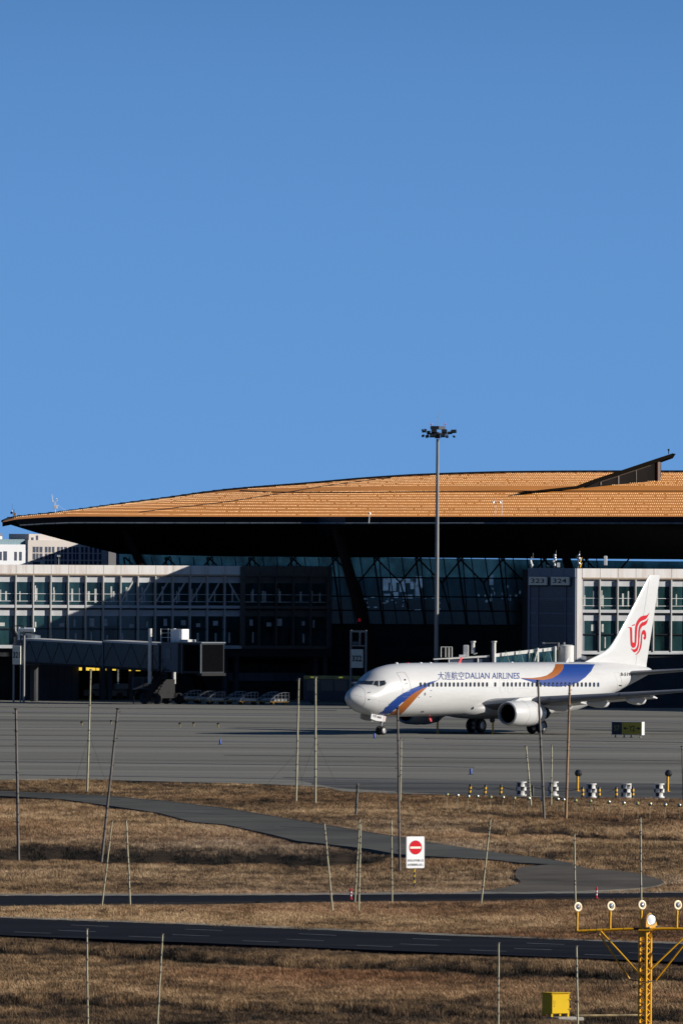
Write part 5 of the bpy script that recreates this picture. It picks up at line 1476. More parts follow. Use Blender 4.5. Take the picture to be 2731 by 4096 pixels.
def rails(m):
    for dx in (-.75, .2, .9):
        m.tube([jbb + ju * dx + jn * .7 + up * 2.6, jbb + ju * dx + jn * .7 + up * 3.8], .03, 6)
    for z in (3.0, 3.4, 3.75): m.tube([jbb + ju * -.75 + jn * .7 + up * z, jbb + ju * .9 + jn * .7 + up * z], .02, 6)
jpart('roof_railing', white_paint, rails)
jpart('roof_hatch', bridge_roof, lambda m: m.obox(jbb + ju * 2.0 + up * 2.72, ju * .5, jn * .5, up * .12))
pmid = ja.lerp(jbb, .93)
jpart('lift_column', bridge_frame, lambda m: [m.tube([pmid + jn * s_ * 1.5 + up * (-1.2), pmid + jn * s_ * 1.5 + up * 3.75], .17, 8) for s_ in (1, -1)])
jpart('bogie', dark_metal, lambda m: (m.obox(Vector((pmid.x, pmid.y, .75)), ju * .9, jn * 1.5, up * .22), m.obox(Vector((pmid.x, pmid.y, 1.5)), ju * .35, jn * 1.3, up * .7)))
for s_ in (-1, 1):
    for e_ in (-.8, .8):
        jpart('wheel', rubber, lambda m: m.tube([Vector((pmid.x, pmid.y, .5)) + jn * s_ * 1.35 + ju * e_ - jn * .15, Vector((pmid.x, pmid.y, .5)) + jn * s_ * 1.35 + ju * e_ + jn * .15], .5, 16))
def stairs(m):
    s0 = jbb + ju * .8 + jn * 1.5 + up * .1; e = Vector((X(600, 1015), 1014.5, .1))
    for k_ in range(13):
        c = s0.lerp(e, k_ / 12); m.obox(c, ju * .14, jn * .4, up * .03)
    for z in (.0, 1.0):
        for o_ in (-.4, .4): m.tube([s0 + jn * o_ + up * z, e + jn * o_ + up * z], .03, 6)
    for k_ in range(0, 13, 2):
        for o_ in (-.4, .4): m.tube([s0.lerp(e, k_ / 12) + jn * o_, s0.lerp(e, k_ / 12) + jn * o_ + up], .018, 4)
jpart('service_stairs', dark_metal, stairs)
# ground power cabinet under the bridge
t = thing('power_cabinet', 'grey double-door equipment cabinet hanging in the shade under the left jet bridge', 'cabinet', (X(573, 1018), 1018, 0))
x0, x1 = X(532, 1018), X(612, 1018); z0, z1 = Z(2762, 1018), Z(2712, 1018)
o_ = ORIG[t.name]
m = MB(); m.rbox(x0 - o_.x, x1 - o_.x, 0, 1.2, z0, z1, .03); m.build('body', bridge_panel, t)
for i in (0, 1):
    m = MB(); a = x0 - o_.x + .08 + i * .92; m.box(a, a + .74, -.02, -.001, z0 + .1, z1 - .1); m.build('door', wall_grey, t)
m = MB()
for dx in (x0 - o_.x + .1, x1 - o_.x - .1):
    for dy in (.1, 1.1): m.tube([(dx, dy, 0), (dx, dy, z0 + .05)], .05, 6)
m.build('stand', dark_metal, t)
# gate boards
def gate_post(label, txt, D, bx0, bx1, by0, by1, posts, top, bot, parentname='gate_sign'):
    t = thing(parentname, label, 'sign', (X((bx0 + bx1) / 2, D), D, 0), math.radians(-14)); o = ORIG[t.name]; t.scale = (1.03, 1, 1)
    m = MB(); m.rbox(X(bx0, D) - o.x, X(bx1, D) - o.x, -.12, .12, Z(by1, D, bx0), Z(by0, D, bx0), .02); b = m.build('board', gate_board, t)
    w_ = X(bx1, D) - X(bx0, D); h_ = Z(by0, D) - Z(by1, D)
    text_part('numerals', txt, (X(bx0, D) - o.x + w_ * .08, -.126, Z(by1, D, bx0) + h_ * .34), (w_ * .84, 0, 0), (0, 0, h_ * .33), letter_black, b, .03)
    for (px, t_, bt, r_) in posts:
        m = MB(); m.tube([(X(px, D) - o.x, .18, 0 if bt is None else Z(bt, D, px)), (X(px, D) - o.x, .18, Z(t_, D, px))], r_, 8); m.build('post', mast_grey, t, smooth=50)
    return t
g1 = gate_post('pale gate board numbered 321 on slim steel posts at the left edge', '321', 1016.0, 53, 86, 2583, 2657, [(55, 2572, None, .09), (83, 2572, None, .07), (96, 2508, None, .11)], 0, 0)
o = ORIG[g1.name]; D = 1016.0
m = MB(); m.tube([(X(76, D) - o.x, .2, Z(2527, D)), (X(138, D) - o.x, .2, Z(2527, D))], .19, 12); m.build('horizontal_drum', white_paint, g1, smooth=50)
m = MB(); m.obox(((X(55, D) - o.x), .1, Z(2536, D)), (.16, 0, 0), (0, .15, 0), (-.14, 0, .42)); m.tube([(X(58, D) - o.x, .1, Z(2512, D)), (X(96, D) - o.x, .1, Z(2511, D))], .05, 6); m.build('floodlight_arm', lamp_dark, g1)
m = MB(); m.tube([(X(75, D) - o.x, .15, Z(2568, D)), (X(75, D) - o.x, .15, Z(2515, D))], .10, 8); m.build('drum_bracket', white_paint, g1)
g2 = gate_post('pale gate board numbered 322 in a tall steel frame left of the aircraft nose', '322', 1019.0, 1405, 1453, 2597, 2671, [(1402, 2520, None, .10), (1462, 2520, None, .10)], 0, 0)
o = ORIG[g2.name]; D = 1019.0
m = MB(); m.box(X(1400, D) - o.x, X(1464, D) - o.x, .1, .26, Z(2529, D), Z(2521, D)); m.box(X(1404, D) - o.x, X(1460, D) - o.x, .12, .24, Z(2585, D), Z(2580, D)); m.build('cross_beam', mast_grey, g2)
m = MB(); m.box(X(1411, D) - o.x, X(1434, D) - o.x, -.1, .2, Z(2578, D), Z(2566, D)); m.build('docking_display', bridge_panel, g2)
m = MB(); m.box(X(1436, D) - o.x, X(1442, D) - o.x, 0, .1, Z(2580, D), Z(2529, D)); m.build('strut', mast_grey, g2)

# ---- right jet bridge behind the aircraft
A2 = Vector((X(2258, 993), 993, 0)); B2 = Vector((X(1990, 989.5), 989.5, 0)); C2 = Vector((X(1760, 988), 988, 0))
zA2 = Z(2700, 993, 2258); zB2 = Z(2712, 989.5, 1990)
j2 = thing('jet_bridge', 'sunlit truss jet bridge with white roof edges behind the aircraft fuselage', 'jet bridge', (A2.x, A2.y, 0))
def j2p(name, mat, fn, smooth=None):
    m = MB(); fn(m); return m.build(name, mat, j2, world=True, smooth=smooth)
def PT(px, py, D): return W(px, py, D)
def slab_line(m, a, b, D0, D1, h, depth):
    p, q_ = PT(*a, D0), PT(*b, D1); c = (p + q_) / 2; m.obox(c + Vector((0, depth / 2, -h / 2)), (q_ - p) / 2, (0, depth / 2, 0), (0, 0, h / 2))
j2p('tunnel_roof', bridge_frame, lambda m: (slab_line(m, (1980, 2615), (2225, 2588), 989.6, 992.4, .28, 2.6)))
j2p('tunnel', glass_teal, lambda m: m.add([PT(1980, 2622, 989.75), PT(2225, 2596, 992.5), PT(2225, 2700, 992.5), PT(1980, 2712, 989.75)], [(0, 1, 2, 3)]))
def braces(m):
    for i in range(4):
        x0 = 1995 + i * 56; D = 989.6 + (x0 - 1980) / 245 * 2.8
        m.tube([PT(x0, 2690, D), PT(x0 + 27, 2604 - i * 5, D), PT(x0 + 54, 2690, D)], .045, 4)
j2p('tunnel_brace', green_brace, braces)
j2p('tunnel_post', bridge_frame, lambda m: [m.tube([PT(a, 2712, D_), PT(a, b, D_)], r_, 6) for a, b, D_, r_ in ((2149, 2592, 991.4, .12), (2219, 2585, 992.2, .11), (2116, 2606, 991.1, .07))])
j2p('diagonal_strut', bridge_frame, lambda m: m.tube([PT(2128, 2672, 991.1), PT(2147, 2606, 991.3)], .07, 6))
j2p('lift_column', bridge_frame, lambda m: (m.tube([(PT(1975, 2600, 989.2).x, 989.2, 0), PT(1975, 2568, 989.2)], .17, 10), m.tube([PT(1975, 2569, 989.2), PT(1975, 2564, 989.2)], .24, 10)), 50)
j2p('lift_column', dark_metal, lambda m: m.tube([(PT(1966, 2600, 989.6).x, 989.6, 0), PT(1966, 2569, 989.6)], .12, 10), 50)
j2p('rotunda', bridge_frame, lambda m: m.lathe([(.72, Z(2720, 993.5)), (.72, Z(2577, 993.5)), (.55, Z(2574, 993.5)), (0, Z(2573, 993.5))], 20, c=(X(2262, 993.5), 993.5, 0)), 40)
j2p('rotunda_column', wall_grey, lambda m: m.tube([(X(2262, 993.5), 993.5, 0), (X(2262, 993.5), 993.5, Z(2720, 993.5))], .4, 12))
j2p('rotunda_lamp_arm', mast_grey, lambda m: (m.tube([PT(2172, 2573, 993), PT(2235, 2572, 993)], .04, 6), m.tube([PT(2168, 2573, 993), PT(2178, 2573, 993)], .09, 8), m.tube([PT(2232, 2571, 993), PT(2232, 2600, 993)], .09, 8), m.tube([PT(2254, 2578, 993), PT(2254, 2569, 993)], .11, 8)))
j2p('cab_roof', bridge_frame, lambda m: (slab_line(m, (1780, 2632), (1957, 2622), 988.2, 989.2, .14, 2.8), slab_line(m, (1733, 2635), (1800, 2631), 987.8, 988.2, .09, 2.8)))
j2p('cab', M('cab_side_navy', (0.03, 0.05, 0.09), .5), lambda m: (m.add([PT(1795, 2640, 988.4), PT(1957, 2630, 989.4), PT(1957, 2740, 989.4), PT(1795, 2740, 988.4)], [(0, 1, 2, 3)]), m.obox(PT(1876, 2690, 990.2), (1.6, .1, 0), (0, .8, 0), (0, 0, 1.0))))
j2p('cab_post', bridge_frame, lambda m: [m.tube([PT(a, 2700, D_), PT(a, 2633, D_)], r_, 6) for a, D_, r_ in ((1794, 988.3, .06), (1910, 989, .08))])
j2p('cab_rail', bridge_frame, lambda m: m.tube([PT(1797, 2652, 988.2), PT(1835, 2652, 988.4)], .06, 6))
j2p('roof_box', M('roof_box_grey', (.5, .5, .5), .5), lambda m: m.rbox(X(1852, 989.5), X(1874, 989.5), 989.2, 990.2, Z(2623, 989.5), Z(2577, 989.5), .04))
j2p('roof_box_base', white_paint, lambda m: m.box(X(1836, 989), X(1853, 989), 988.8, 989.6, Z(2627, 989), Z(2616, 989)))
j2p('roof_drum', dark_metal, lambda m: m.lathe([(.46, Z(2629, 989.5)), (.46, Z(2590, 989.5)), (0, Z(2586, 989.5))], 14, c=(X(1785, 989.5), 989.5, 0)), 40)
j2p('drum_rail', bridge_frame, lambda m: [m.tube([PT(a, 2629, 988.9), PT(a, 2588, 988.9)], .03, 4) for a in (1763, 1781, 1794, 1807)] + [m.tube([PT(1762, 2588, 988.9), PT(1808, 2588, 988.9)], .03, 4)])
j2p('roof_vent', bridge_frame, lambda m: (m.tube([PT(1891, 2614, 989.5), PT(1891, 2569, 989.5)], .16, 10), m.tube([PT(1891, 2570, 989.5), PT(1891, 2564, 989.5)], .24, 10), m.tube([PT(1894, 2617, 989.3), PT(1908, 2612, 989.3)], .05, 6)), 50)

# ---- dark bus with a yellow roof left of the nose, parked cars under the pier
D = 1019.5
t = thing('apron_bus', 'dark apron bus with dull yellow roof band parked in shade left of the nose', 'bus', (X(1310, D), D, 0)); o = ORIG[t.name]
xa, xb = X(1215, D) - o.x, X(1445, D) - o.x
m = MB(); m.rbox(xa, xb, 0, 2.6, .35, 2.55, .08); m.build('body', bus_body, t)
m = MB(); m.rbox(xa + .02, xb, -.03, 2.63, Z(2717, D), Z(2704, D), .05); m.build('roof_band', bus_yellow, t)
m = MB()
for i in range(4): m.box(xa + .3 + i * 1.25, xa + 1.4 + i * 1.25, -.02, -.001, 1.25, 2.2)
m.build('side_window', window_glass, t)
for a, b in ((1243, 1260), (1356, 1372)):
    m = MB(); m.box(X(a, D) - o.x, X(b, D) - o.x, -.045, -.031, Z(2712, D), Z(2707, D)); m.build('roof_marker', M('bus_marker', (.8, .75, .12), .4, emit=(.9, .85, .1, .12)), t)
for dx in (xa + 1.0, xb - 1.2):
    m = MB(); m.tube([(dx, .05, .42), (dx, .35, .42)], .42, 14); m.build('wheel', rubber, t)
def car(label, px, D, n_=0):
    t = thing('parked_car', label, 'car', (X(px, D), D, 0), group=None)
    m = MB(); m.rbox(-2.1, 2.1, 0, 1.75, .3, .95, .15); m.build('body', car_body, t)
    m = MB(); cb_ = [(-1.5, .94), (-1.0, 1.45), (.7, 1.45), (1.4, .94)]; m.prism([Vector((a, .1, b)) for a, b in cb_], (0, 1.55, 0)); m.build('cabin', window_glass, t)
    for dx in (-1.3, 1.3):
        m = MB(); m.tube([(dx, -.02, .32), (dx, .2, .32)], .32, 14); m.build('wheel', rubber, t)
car('dark car parked in the bay under the pier, left of the pillar by the yellow strips', 425, 1046.5)
car('dark car parked in the bay under the pier, right of the pillar by the yellow strips', 500, 1047.5)

# ---- baggage carts
def make_cart(label):
    t = thing('baggage_cart', label, 'baggage cart', (0, 0, 0), group='baggage carts in front of the terminal')
    m = MB(); m.box(-1.05, 1.05, -.7, .7, .42, .54); m.box(1.05, 1.6, -.04, .04, .42, .48); m.build('platform', cart_base, t)
    m = MB()
    prof = [(-1.05, .55), (-.92, .85), (-.55, 1.25), (.0, 1.6), (.35, 1.72), (1.0, 1.74)]
    for y in (-.68, .68):
        m.tube([(x, y, z) for x, z in prof], .03, 6); m.tube([(1.0, y, .5), (1.0, y, 1.74)], .03, 6)
        for x in (-.6, -.2, .2, .6):
            zt = float(np.interp(x, [q[0] for q in prof], [q[1] for q in prof])); m.tube([(x, y, .5), (x, y, zt)], .022, 4)
        for z in (.9, 1.3): m.tube([(max(-1.0, -1.9 + z), y, z), (1.0, y, z)], .018, 4)
    m.build('cage', cart_frame, t)
    m = MB(); pr2 = [(-1.02, .58), (-.88, .85), (-.5, 1.12), (.95, 1.12), (.95, .58)]
    m.prism([Vector((x, -.645, z)) for x, z in pr2], (0, 1.28, 0)); m.build('side_sheet', cart_cover, t)
    m = MB(); [m.tube([(x, -.68, z), (x, .68, z)], .022, 4) for x, z in prof]; m.build('cover', M('cart_canopy', (.42, .44, .46), .5, var=.3, scale=8), t)
    for x in (-.7, .7):
        for y in (-.55, .55):
            m = MB(); m.tube([(x, y - .06, .22), (x, y + .06, .22)], .22, 12); m.build('wheel', rubber, t)
    m = MB(); m.obox((-.72, -.68, .34), (.06, 0, 0), (0, .03, 0), (0, 0, .06)); m.build('side_reflector', amber, t)
    return t
carts = [(766, 2793, 1024.5, 'farthest left baggage cart with sloping cage front, beside the bridge wheels'), (822, 2797, 1020.5, 'baggage cart half hidden behind the first bright white one'), (863, 2802, 1014.5, 'first bright white baggage cart from the left, with the longest drawbar'), (944, 2799, 1018.5, 'dull baggage cart between the two bright white ones'), (993, 2804, 1013.5, 'second bright white baggage cart, in the middle of the row'), (1075, 2803, 1016.5, 'dull baggage cart at the back of the separate right pair'), (1118, 2806, 1012.5, 'rightmost baggage cart, tan sheeted, at the front of the right pair')]
c0 = None
for px, py, D, lb in carts:
    if c0 is None: c0 = make_cart(lb); c = c0
    else: c = copy_tree(c0); c['label'] = lb
    if 'bright' not in lb.split(' or ')[0] or 'between' in lb:
        for ch in list(c.children):
            if ch.name.startswith('side_sheet') and rnd.random() < 2: ch.scale = (.8, 1, .55); ch.location = (.1, 0, .25)
    c.location = (X(px, D), D, 0.0); c.rotation_euler = (0, 0, math.radians(rnd.uniform(8, 20))); c.scale = (.80, .80, .66)

# ---- taxiway sign
D = 45511 * 13.5 / (2951 - 2224)
t = thing('taxiway_sign', 'black and yellow taxiway sign with Y2 and two arrows on the apron', 'sign', (X(2512, D), D, 0), math.radians(-24))
LW = 2.35; x0, x1 = -LW / 2 - .1, LW / 2 - .1; zb, zt = .22, 1.14
m = MB(); m.box(x0 - .03, x1 + .05, -.02, .50, zb - .03, zt + .03); m.build('casing', M('sign_casing', (.62, .63, .63), .4), t)
xm = x0 + LW * .345
m = MB(); m.box(x0, xm - .01, -.035, -.021, zb, zt); m.build('black_panel', sign_black, t)
m = MB(); m.box(xm + .01, x1, -.035, -.021, zb, zt); yp = m.build('yellow_panel', sign_yellow, t)
text_part('lettering', 'S7', (x0 + .18, -.038, zb + .26), (.42, 0, 0), (0, 0, .42), M('dull_yellow_letter', (.20, .18, .06), .5), t, .01)
text_part('lettering', 'Y2', (xm + .55, -.038, zb + .24), (.48, 0, 0), (0, 0, .44), letter_black, yp, .02)
m = MB()
for s_, cx in ((-1, xm + .32), (1, xm + 1.27)):
    y = -.038; cz = zb + .46
    m.add([(cx - .16, y, cz - .035), (cx + .16, y, cz - .035), (cx + .16, y, cz + .035), (cx - .16, y, cz + .035)], [(0, 1, 2, 3)])
    m.add([(cx + s_ * .2, y, cz), (cx + s_ * .02, y, cz + .13), (cx + s_ * -.03, y, cz + .11), (cx + s_ * .08, y, cz), (cx + s_ * -.03, y, cz - .11), (cx + s_ * .02, y, cz - .13)], [(0, 1, 2, 3), (0, 3, 4, 5)])
m.build('arrow', letter_black, yp)
for f in (.08, .38, .62, .93):
    m = MB(); m.tube([(x0 + LW * f, .2, 0), (x0 + LW * f, .2, zb)], .05, 8); m.lathe([(.13, 0), (.13, .03), (0, .035)], 10, c=(x0 + LW * f, .2, 0)); m.build('leg', mast_grey, t)

# ---- taxiway edge markers, small lights, guard lights
def at_ground(px, py): p = G(px, py); return (p.x, p.y, 0)
t0 = None
for px, py, h, lb in ((881, 2978, 20, 'blue edge marker on bare apron left of the centre poles'), (1497, 2953, 21, 'blue edge marker just below the aircraft nose wheel'), (1882, 3098, 25, 'blue edge marker on the apron above the striped bollards')):
    if t0 is None:
        t0 = thing('edge_marker', lb, 'edge marker', (0, 0, 0), group='blue taxiway edge markers'); c = t0
        m = MB(); m.lathe([(.075, 0), (.075, .33), (.06, .36), (0, .365)], 12); m.build('tube', apron_blue, t0, smooth=50)
        m = MB(); m.lathe([(.16, 0), (.16, .015), (.08, .03)], 12); m.build('base', dark_metal, t0)
    else: c = copy_tree(t0); c['label'] = lb
    c.location = at_ground(px, py)
t0 = None
for px, py, lb in ((328, 2903, 'small dark apron light between the two left poles'), (446, 2898, 'small tilted apron light touching the leaning left pole'), (720, 2908, 'leftmost of three small yellow-topped apron lights in the middle left'), (775, 2906, 'second of three small yellow-topped apron lights in the middle left'), (873, 2909, 'third of three small yellow-topped apron lights, above the blue marker')):
    if t0 is None:
        t0 = thing('apron_light', lb, 'apron light', (0, 0, 0), group='small raised apron lights'); c = t0
        m = MB(); m.lathe([(.05, 0), (.05, .2), (.10, .21), (.10, .24)], 12); m.build('stem', M('dull_yellow_stem', (0.25, 0.19, 0.06), .5), t0)
        m = MB(); m.lathe([(.11, .241), (.10, .32), (0, .36)], 12); m.build('lamp', dark_metal, t0, smooth=50)
    else: c = copy_tree(t0); c['label'] = lb
    c.location = at_ground(px, py)
t0 = None
for px, py, lb, rz in ((1749, 2934, 'yellow guard-light post under the aircraft belly, between nose and main gear', 2.6), (1970, 2936, 'yellow guard-light post left of the near engine inlet', 2.6), (2308, 3165, 'yellow guard-light post with round black lamp between two checkered drums', 0.1), (2668, 3166, 'yellow guard-light post with round black lamp by the last drum', 0.1)):
    if t0 is None:
        t0 = thing('guard_light', lb, 'warning light', (0, 0, 0), group='yellow guard-light posts'); c = t0
        m = MB(); m.tube([(0, 0, 0), (0, 0, 1.08)], .075, 10); m.lathe([(.16, 0), (.16, .02), (.09, .03)], 10); m.build('post', yellow_paint, t0, smooth=50)
        m = MB(); m.lathe([(0, .10), (.20, .09), (.215, .03), (.215, .0), (.10, -.14), (0, -.15)], 20, axis='y', c=(.05, -.02, 1.12)); m.tube([(-.1, 0, 1.31), (.06, 0, 1.35)], .02, 6); m.build('lamp_disc', lamp_dark, t0, smooth=40)
    else: c = copy_tree(t0); c['label'] = lb
    c.location = at_ground(px, py); c.rotation_euler = (0, 0, rz)
    if py < 3000: c.scale = (1, 1, .92)

# ---- checkered drums
t0 = None
for px, py, lb in ((2083, 3184, 'checkered black and white drum standing farthest left, beside a thin pole'), (2211, 3184, 'checkered drum with low scrub at its foot, second from the left'), (2363, 3192, 'checkered drum between two yellow-banded bollards, in the middle of the row'), (2502, 3192, 'checkered drum directly right of a bollard, fourth in the row'), (2634, 3192, 'checkered drum standing farthest right, beside a guard light')):
    if t0 is None:
        t0 = thing('checkered_drum', lb, 'drum', (0, 0, 0), group='checkered drums along the apron edge'); c = t0
        m = MB(); ks = 24
        prof = [(.29, 0), (.305, .02), (.305, .10), (.295, .12), (.295, .33), (.305, .345), (.295, .36), (.295, .56), (.305, .575), (.295, .59), (.295, .80), (.305, .82), (.305, .86), (.29, .875)]
        def mis(i, k_):
            z = (prof[i][1] + prof[i + 1][1]) / 2
            if z < .11 or z > .79: return 0
            return (int((z - .11) / .2268) + k_ // 3) % 2
        m.lathe(prof, ks, mis=mis, ang0=.25); m.build('shell', [M('drum_white', (.62, .61, .58), .5, dirt=(.25, .2, .16), dirtscale=4), M('drum_black', (.015, .016, .02), .5)], t0, smooth=40)
        m = MB(); m.lathe([(.0, .858), (.285, .86)], ks); m.build('lid', M('drum_lid', (.10, .095, .09), .7, var=.4), t0)
    else: c = copy_tree(t0); c['label'] = lb
    c.location = at_ground(px, py); c.rotation_euler = (0, 0, rnd.uniform(0, 6)); c.scale = (.98, .98, .93)
# ---- striped bollards with chain
bol = [(1876, 3178, .14, 'yellow-banded bollard leaning to the right, first of the chained row'), (1938, 3181, .07, 'yellow-banded bollard, second of the chained row, above the silver balls'), (2001, 3181, .05, 'yellow-banded bollard, third of the chained row, left of the first drum'), (2129, 3184, 0, 'black bollard between the first two drums, its bands hidden'), (2329, 3190, -.02, 'yellow-banded bollard just left of the middle drum'), (2395, 3190, -.02, 'yellow-banded bollard just right of the middle drum'), (2463, 3190, 0, 'yellow-banded bollard just left of the fourth drum'), (2529, 3190, 0, 'yellow-banded bollard just right of the fourth drum')]
tops = []
for i, (px, py, tl_, lb) in enumerate(bol):
    t = thing('striped_bollard', lb, 'bollard', at_ground(px, py), group='striped bollards along the apron edge'); t.rotation_euler = (0, tl_, -.5)
    m = MB(); m.lathe([(.075, -.05), (.075, .56), (.06, .585), (0, .59)], 14); m.build('post', M('bollard_black', (.012, .012, .012), .5) if 'bollard_black' not in MATS else MATS['bollard_black'], t, smooth=50)
    if i != 3:
        for z in (.12, .34):
            m = MB(); m.lathe([(.079, z), (.079, z + .13)], 14); m.build('yellow_band', amber, t, smooth=50)
    p = G(px, py); tops.append(p + Vector((.55 * math.sin(tl_), 0, .53)))
for a, b, lb in ((0, 1, 'black chain sagging between the first two bollards'), (1, 2, 'black chain sagging between the second and third bollards'), (2, 3, 'black chain running behind the first drum'), (3, 4, 'long black chain passing behind the second drum'), (5, 6, 'black chain sagging between the middle and fourth drums')):
    P = [tops[a].lerp(tops[b], k_ / 10) - Vector((0, 0, .22 * 4 * (k_ / 10) * (1 - k_ / 10))) for k_ in range(11)]
    m = MB(); m.tube(P, .016, 5); tag(m.build('chain', wire_dark), lb, 'chain', 'chains between the bollards')
# ---- reflective bird-scaring balls on thin stakes
xs_b = [(1786, 3180), (1830, 3183), (1871, 3187), (1909, 3187), (1960, 3191), (2008, 3192), (2056, 3195), (2112, 3196), (2165, 3197), (2228, 3199), (2252, 3201), (2302, 3205), (2360, 3208), (2432, 3211), (2492, 3215), (2549, 3217), (2597, 3219), (2657, 3222), (2717, 3224)]
t0 = None
for i, (px, py) in enumerate(xs_b):
    lb = 'small silver and yellow bird-scaring ball on a thin stake in the grass by the drums'
    if t0 is None:
        t0 = thing('bird_scarer_ball', lb, 'bird scarer', (0, 0, 0), group='bird-scaring balls along the apron edge'); c = t0
        m = MB(); m.tube([(0, 0, -.1), (0, 0, .6)], .010, 5); m.build('stake', bamboo, t0)
        m = MB(); m.lathe([(0, .745), (.05, .73), (.09, .69), (.105, .64), (.09, .58), (.05, .545), (0, .53)], 12, mis=lambda i_, k_: 1 if (k_ + i_) % 6 < 2 else 0); m.build('ball', [silver, disc_yellow], t0, smooth=60)
    else: c = copy_tree(t0)
    p = G(px, py + 46); c.location = (p.x, p.y, 0); c.rotation_euler = (rnd.uniform(-.06, .06), 0, rnd.uniform(0, 6))

# ================================================================== POLES, SIGNS, LIGHTS IN THE GRASS
def pole(label, top, base, wpx, mat, pegs=0, seed=0, guys=(), cap=True, cat='pole', group='thin poles standing in the grass', peg_side=0, name='net_pole'):
    b = G(*base); D = b.y; t_ = W(top[0], top[1], D); s_ = sc(D)
    t = thing(name, label, cat, (b.x, b.y, 0), group=group); o = ORIG[t.name]; r = random.Random(seed * 7 + int(top[0]))
    N = 9; ax = t_ - b; side = Vector((1, 0, 0)); P = []; R = []
    for i in range(N):
        f = i / (N - 1); p = ax * f + side * (math.sin(f * 3.1 * r.uniform(.9, 1.1)) * r.uniform(-.007, .007)); P.append(p); R.append(wpx / s_ / 2 * .86 * (1.08 - .25 * f))
    P[0] = Vector((0, 0, -.95)) - Vector((ax.x / ax.z, ax.y / ax.z, 0)) * .95 if ax.z > 0 else P[0]
    m = MB(); m.tube(P, R, 8); m.build('shaft', mat, t, smooth=50)
    m = MB()
    for i in range(3, 14):
        f = i / 14 + r.uniform(-.02, .02); c = ax * f; rr_ = wpx / s_ / 2 * .86 * (1.10 - .22 * f)
        if r.random() < .55: m.tube([c - ax.normalized() * .03, c + ax.normalized() * .03], rr_ * 1.2, 8)
    if cap: m.tube([ax * .995, ax * 1.004], wpx / s_ / 2 * 1.3, 8)
    m.build('node_rings', wood_grey if mat is not wood_grey else wire_dark, t)
    if pegs:
        m = MB()
        for i in range(pegs):
            f = .12 + .86 * i / max(1, pegs - 1) + r.uniform(-.02, .02); f = min(f, .985); c = ax * f; sgn = peg_side if peg_side else r.choice([-1, 1]); l = r.uniform(.07, .15)
            m.tube([c, c + Vector((sgn * l, -.02, r.uniform(-.02, .04))), c + Vector((sgn * l, -.02, .06))], .013, 5)
        m.build('pegs', wire_dark, t)
    for (f, gx_, gy_) in guys:
        e = G(gx_, gy_) - b; m = MB(); m.tube([ax * f, e], .007, 4); m.build('guy_wire', wire_dark, t)
    return t
pole('dark hooked pole at the far left edge, crossing the apron', (65, 2835), (75, 3421), 13, wood_grey, 8, 1, peg_side=-1)
pole('pale thin pole rising left of the leaning one up to the terminal shade', (364, 2678), (350, 3165), 9, bamboo, 6, 2, guys=((.45, 305, 3115), (.47, 425, 3130)), peg_side=1)
pole('tall pole leaning right, banded dark and grey, left side of the apron', (472, 2835), (408, 3435), 12, wood_grey, 6, 3, peg_side=1)
pole('pale hooked pole left of its twin at the centre, in front of the carts', (1195, 2715), (1184, 3205), 9, bamboo, 7, 4, guys=((.40, 1070, 3135), (.42, 1210, 3142)), peg_side=-1)
pole('pale pole right of its twin at the centre, straight and upright', (1262, 2709), (1261, 3215), 10, bamboo, 6, 5, guys=((.50, 1205, 3120), (.50, 1355, 3155)), peg_side=1)
pole('tall dark hooked pole in front of the aircraft nose, beside the no-entry sign', (1590, 2833), (1598, 3476), 11, wood_grey, 8, 6, guys=(), peg_side=-1)
pole('short thin pole hugging the dark hooked pole under the aircraft', (1604, 2955), (1601, 3202), 7, bamboo, 2, 7, peg_side=1)
pole('dark twig-tipped pole crossing the near engine', (2150, 2722), (2175, 3272), 12, wood_grey, 4, 8, peg_side=-1)
pole('tan wooden pole right of the engine, crossing the wing', (2277, 2742), (2262, 3272), 12, bamboo_tan, 5, 9, peg_side=1)
pole('thin pale pole in front of the first checkered drum', (2103, 2983), (2122, 3216), 8, bamboo, 2, 10, peg_side=-1)
pole('thin pale pole in front of the second checkered drum', (2206, 2980), (2203, 3216), 7, bamboo, 2, 11)
pole('thin faint pole at the right edge of the apron', (2726, 2985), (2731, 3202), 7, wood_grey, 2, 12, peg_side=-1)
pole('short thick dark stake standing alone left of the hooked pole', (1430, 3134), (1424, 3252), 13, wood_grey, 0, 13, cap=False)
for i, (a, b, w, lb) in enumerate([((450, 3284), (408, 3629), 7, 'left-leaning half of the V-shaped pair of bamboo poles on the left'), ((506, 3281), (522, 3623), 8, 'near-upright half of the V-shaped pair of bamboo poles on the left'), ((1297, 3293), (1330, 3644), 8, 'bamboo pole leaning left, left of the close bamboo pair'), ((1438, 3276), (1419, 3607), 7, 'left one of the two close bamboo poles behind the red and white post'), ((1443, 3294), (1434, 3645), 8, 'right one of the two close bamboo poles by the red and white post'), ((1565, 3278), (1568, 3607), 7, 'upright bamboo pole just left of the tall hooked pole and sign'), ((1961, 3275), (1923, 3615), 8, 'bamboo pole leaning right between sign and gravel patch'), ((2296, 3336), (2300, 3625), 8, 'bamboo pole standing in front of the gravel patch above the first lamp'), ((2560, 3271), (2563, 3612), 8, 'bamboo pole standing above the third lamp of the light bar'), ((349, 3716), (353, 4160), 9, 'pale pole in the bottom left corner grass, left of its neighbour'), ((651, 3736), (627, 4160), 9, 'slightly leaning bamboo pole in the near grass on the left'), ((1993, 3771), (1991, 4160), 9, 'pale pole in the near grass left of the yellow cabinet'), ((2304, 3784), (2310, 4160), 10, 'pale pole in the near grass right of the yellow cabinet')]):
    pole(lb, a, b, w, bamboo, 0, 20 + i, name='bamboo_pole', group='short bamboo poles in the grass')
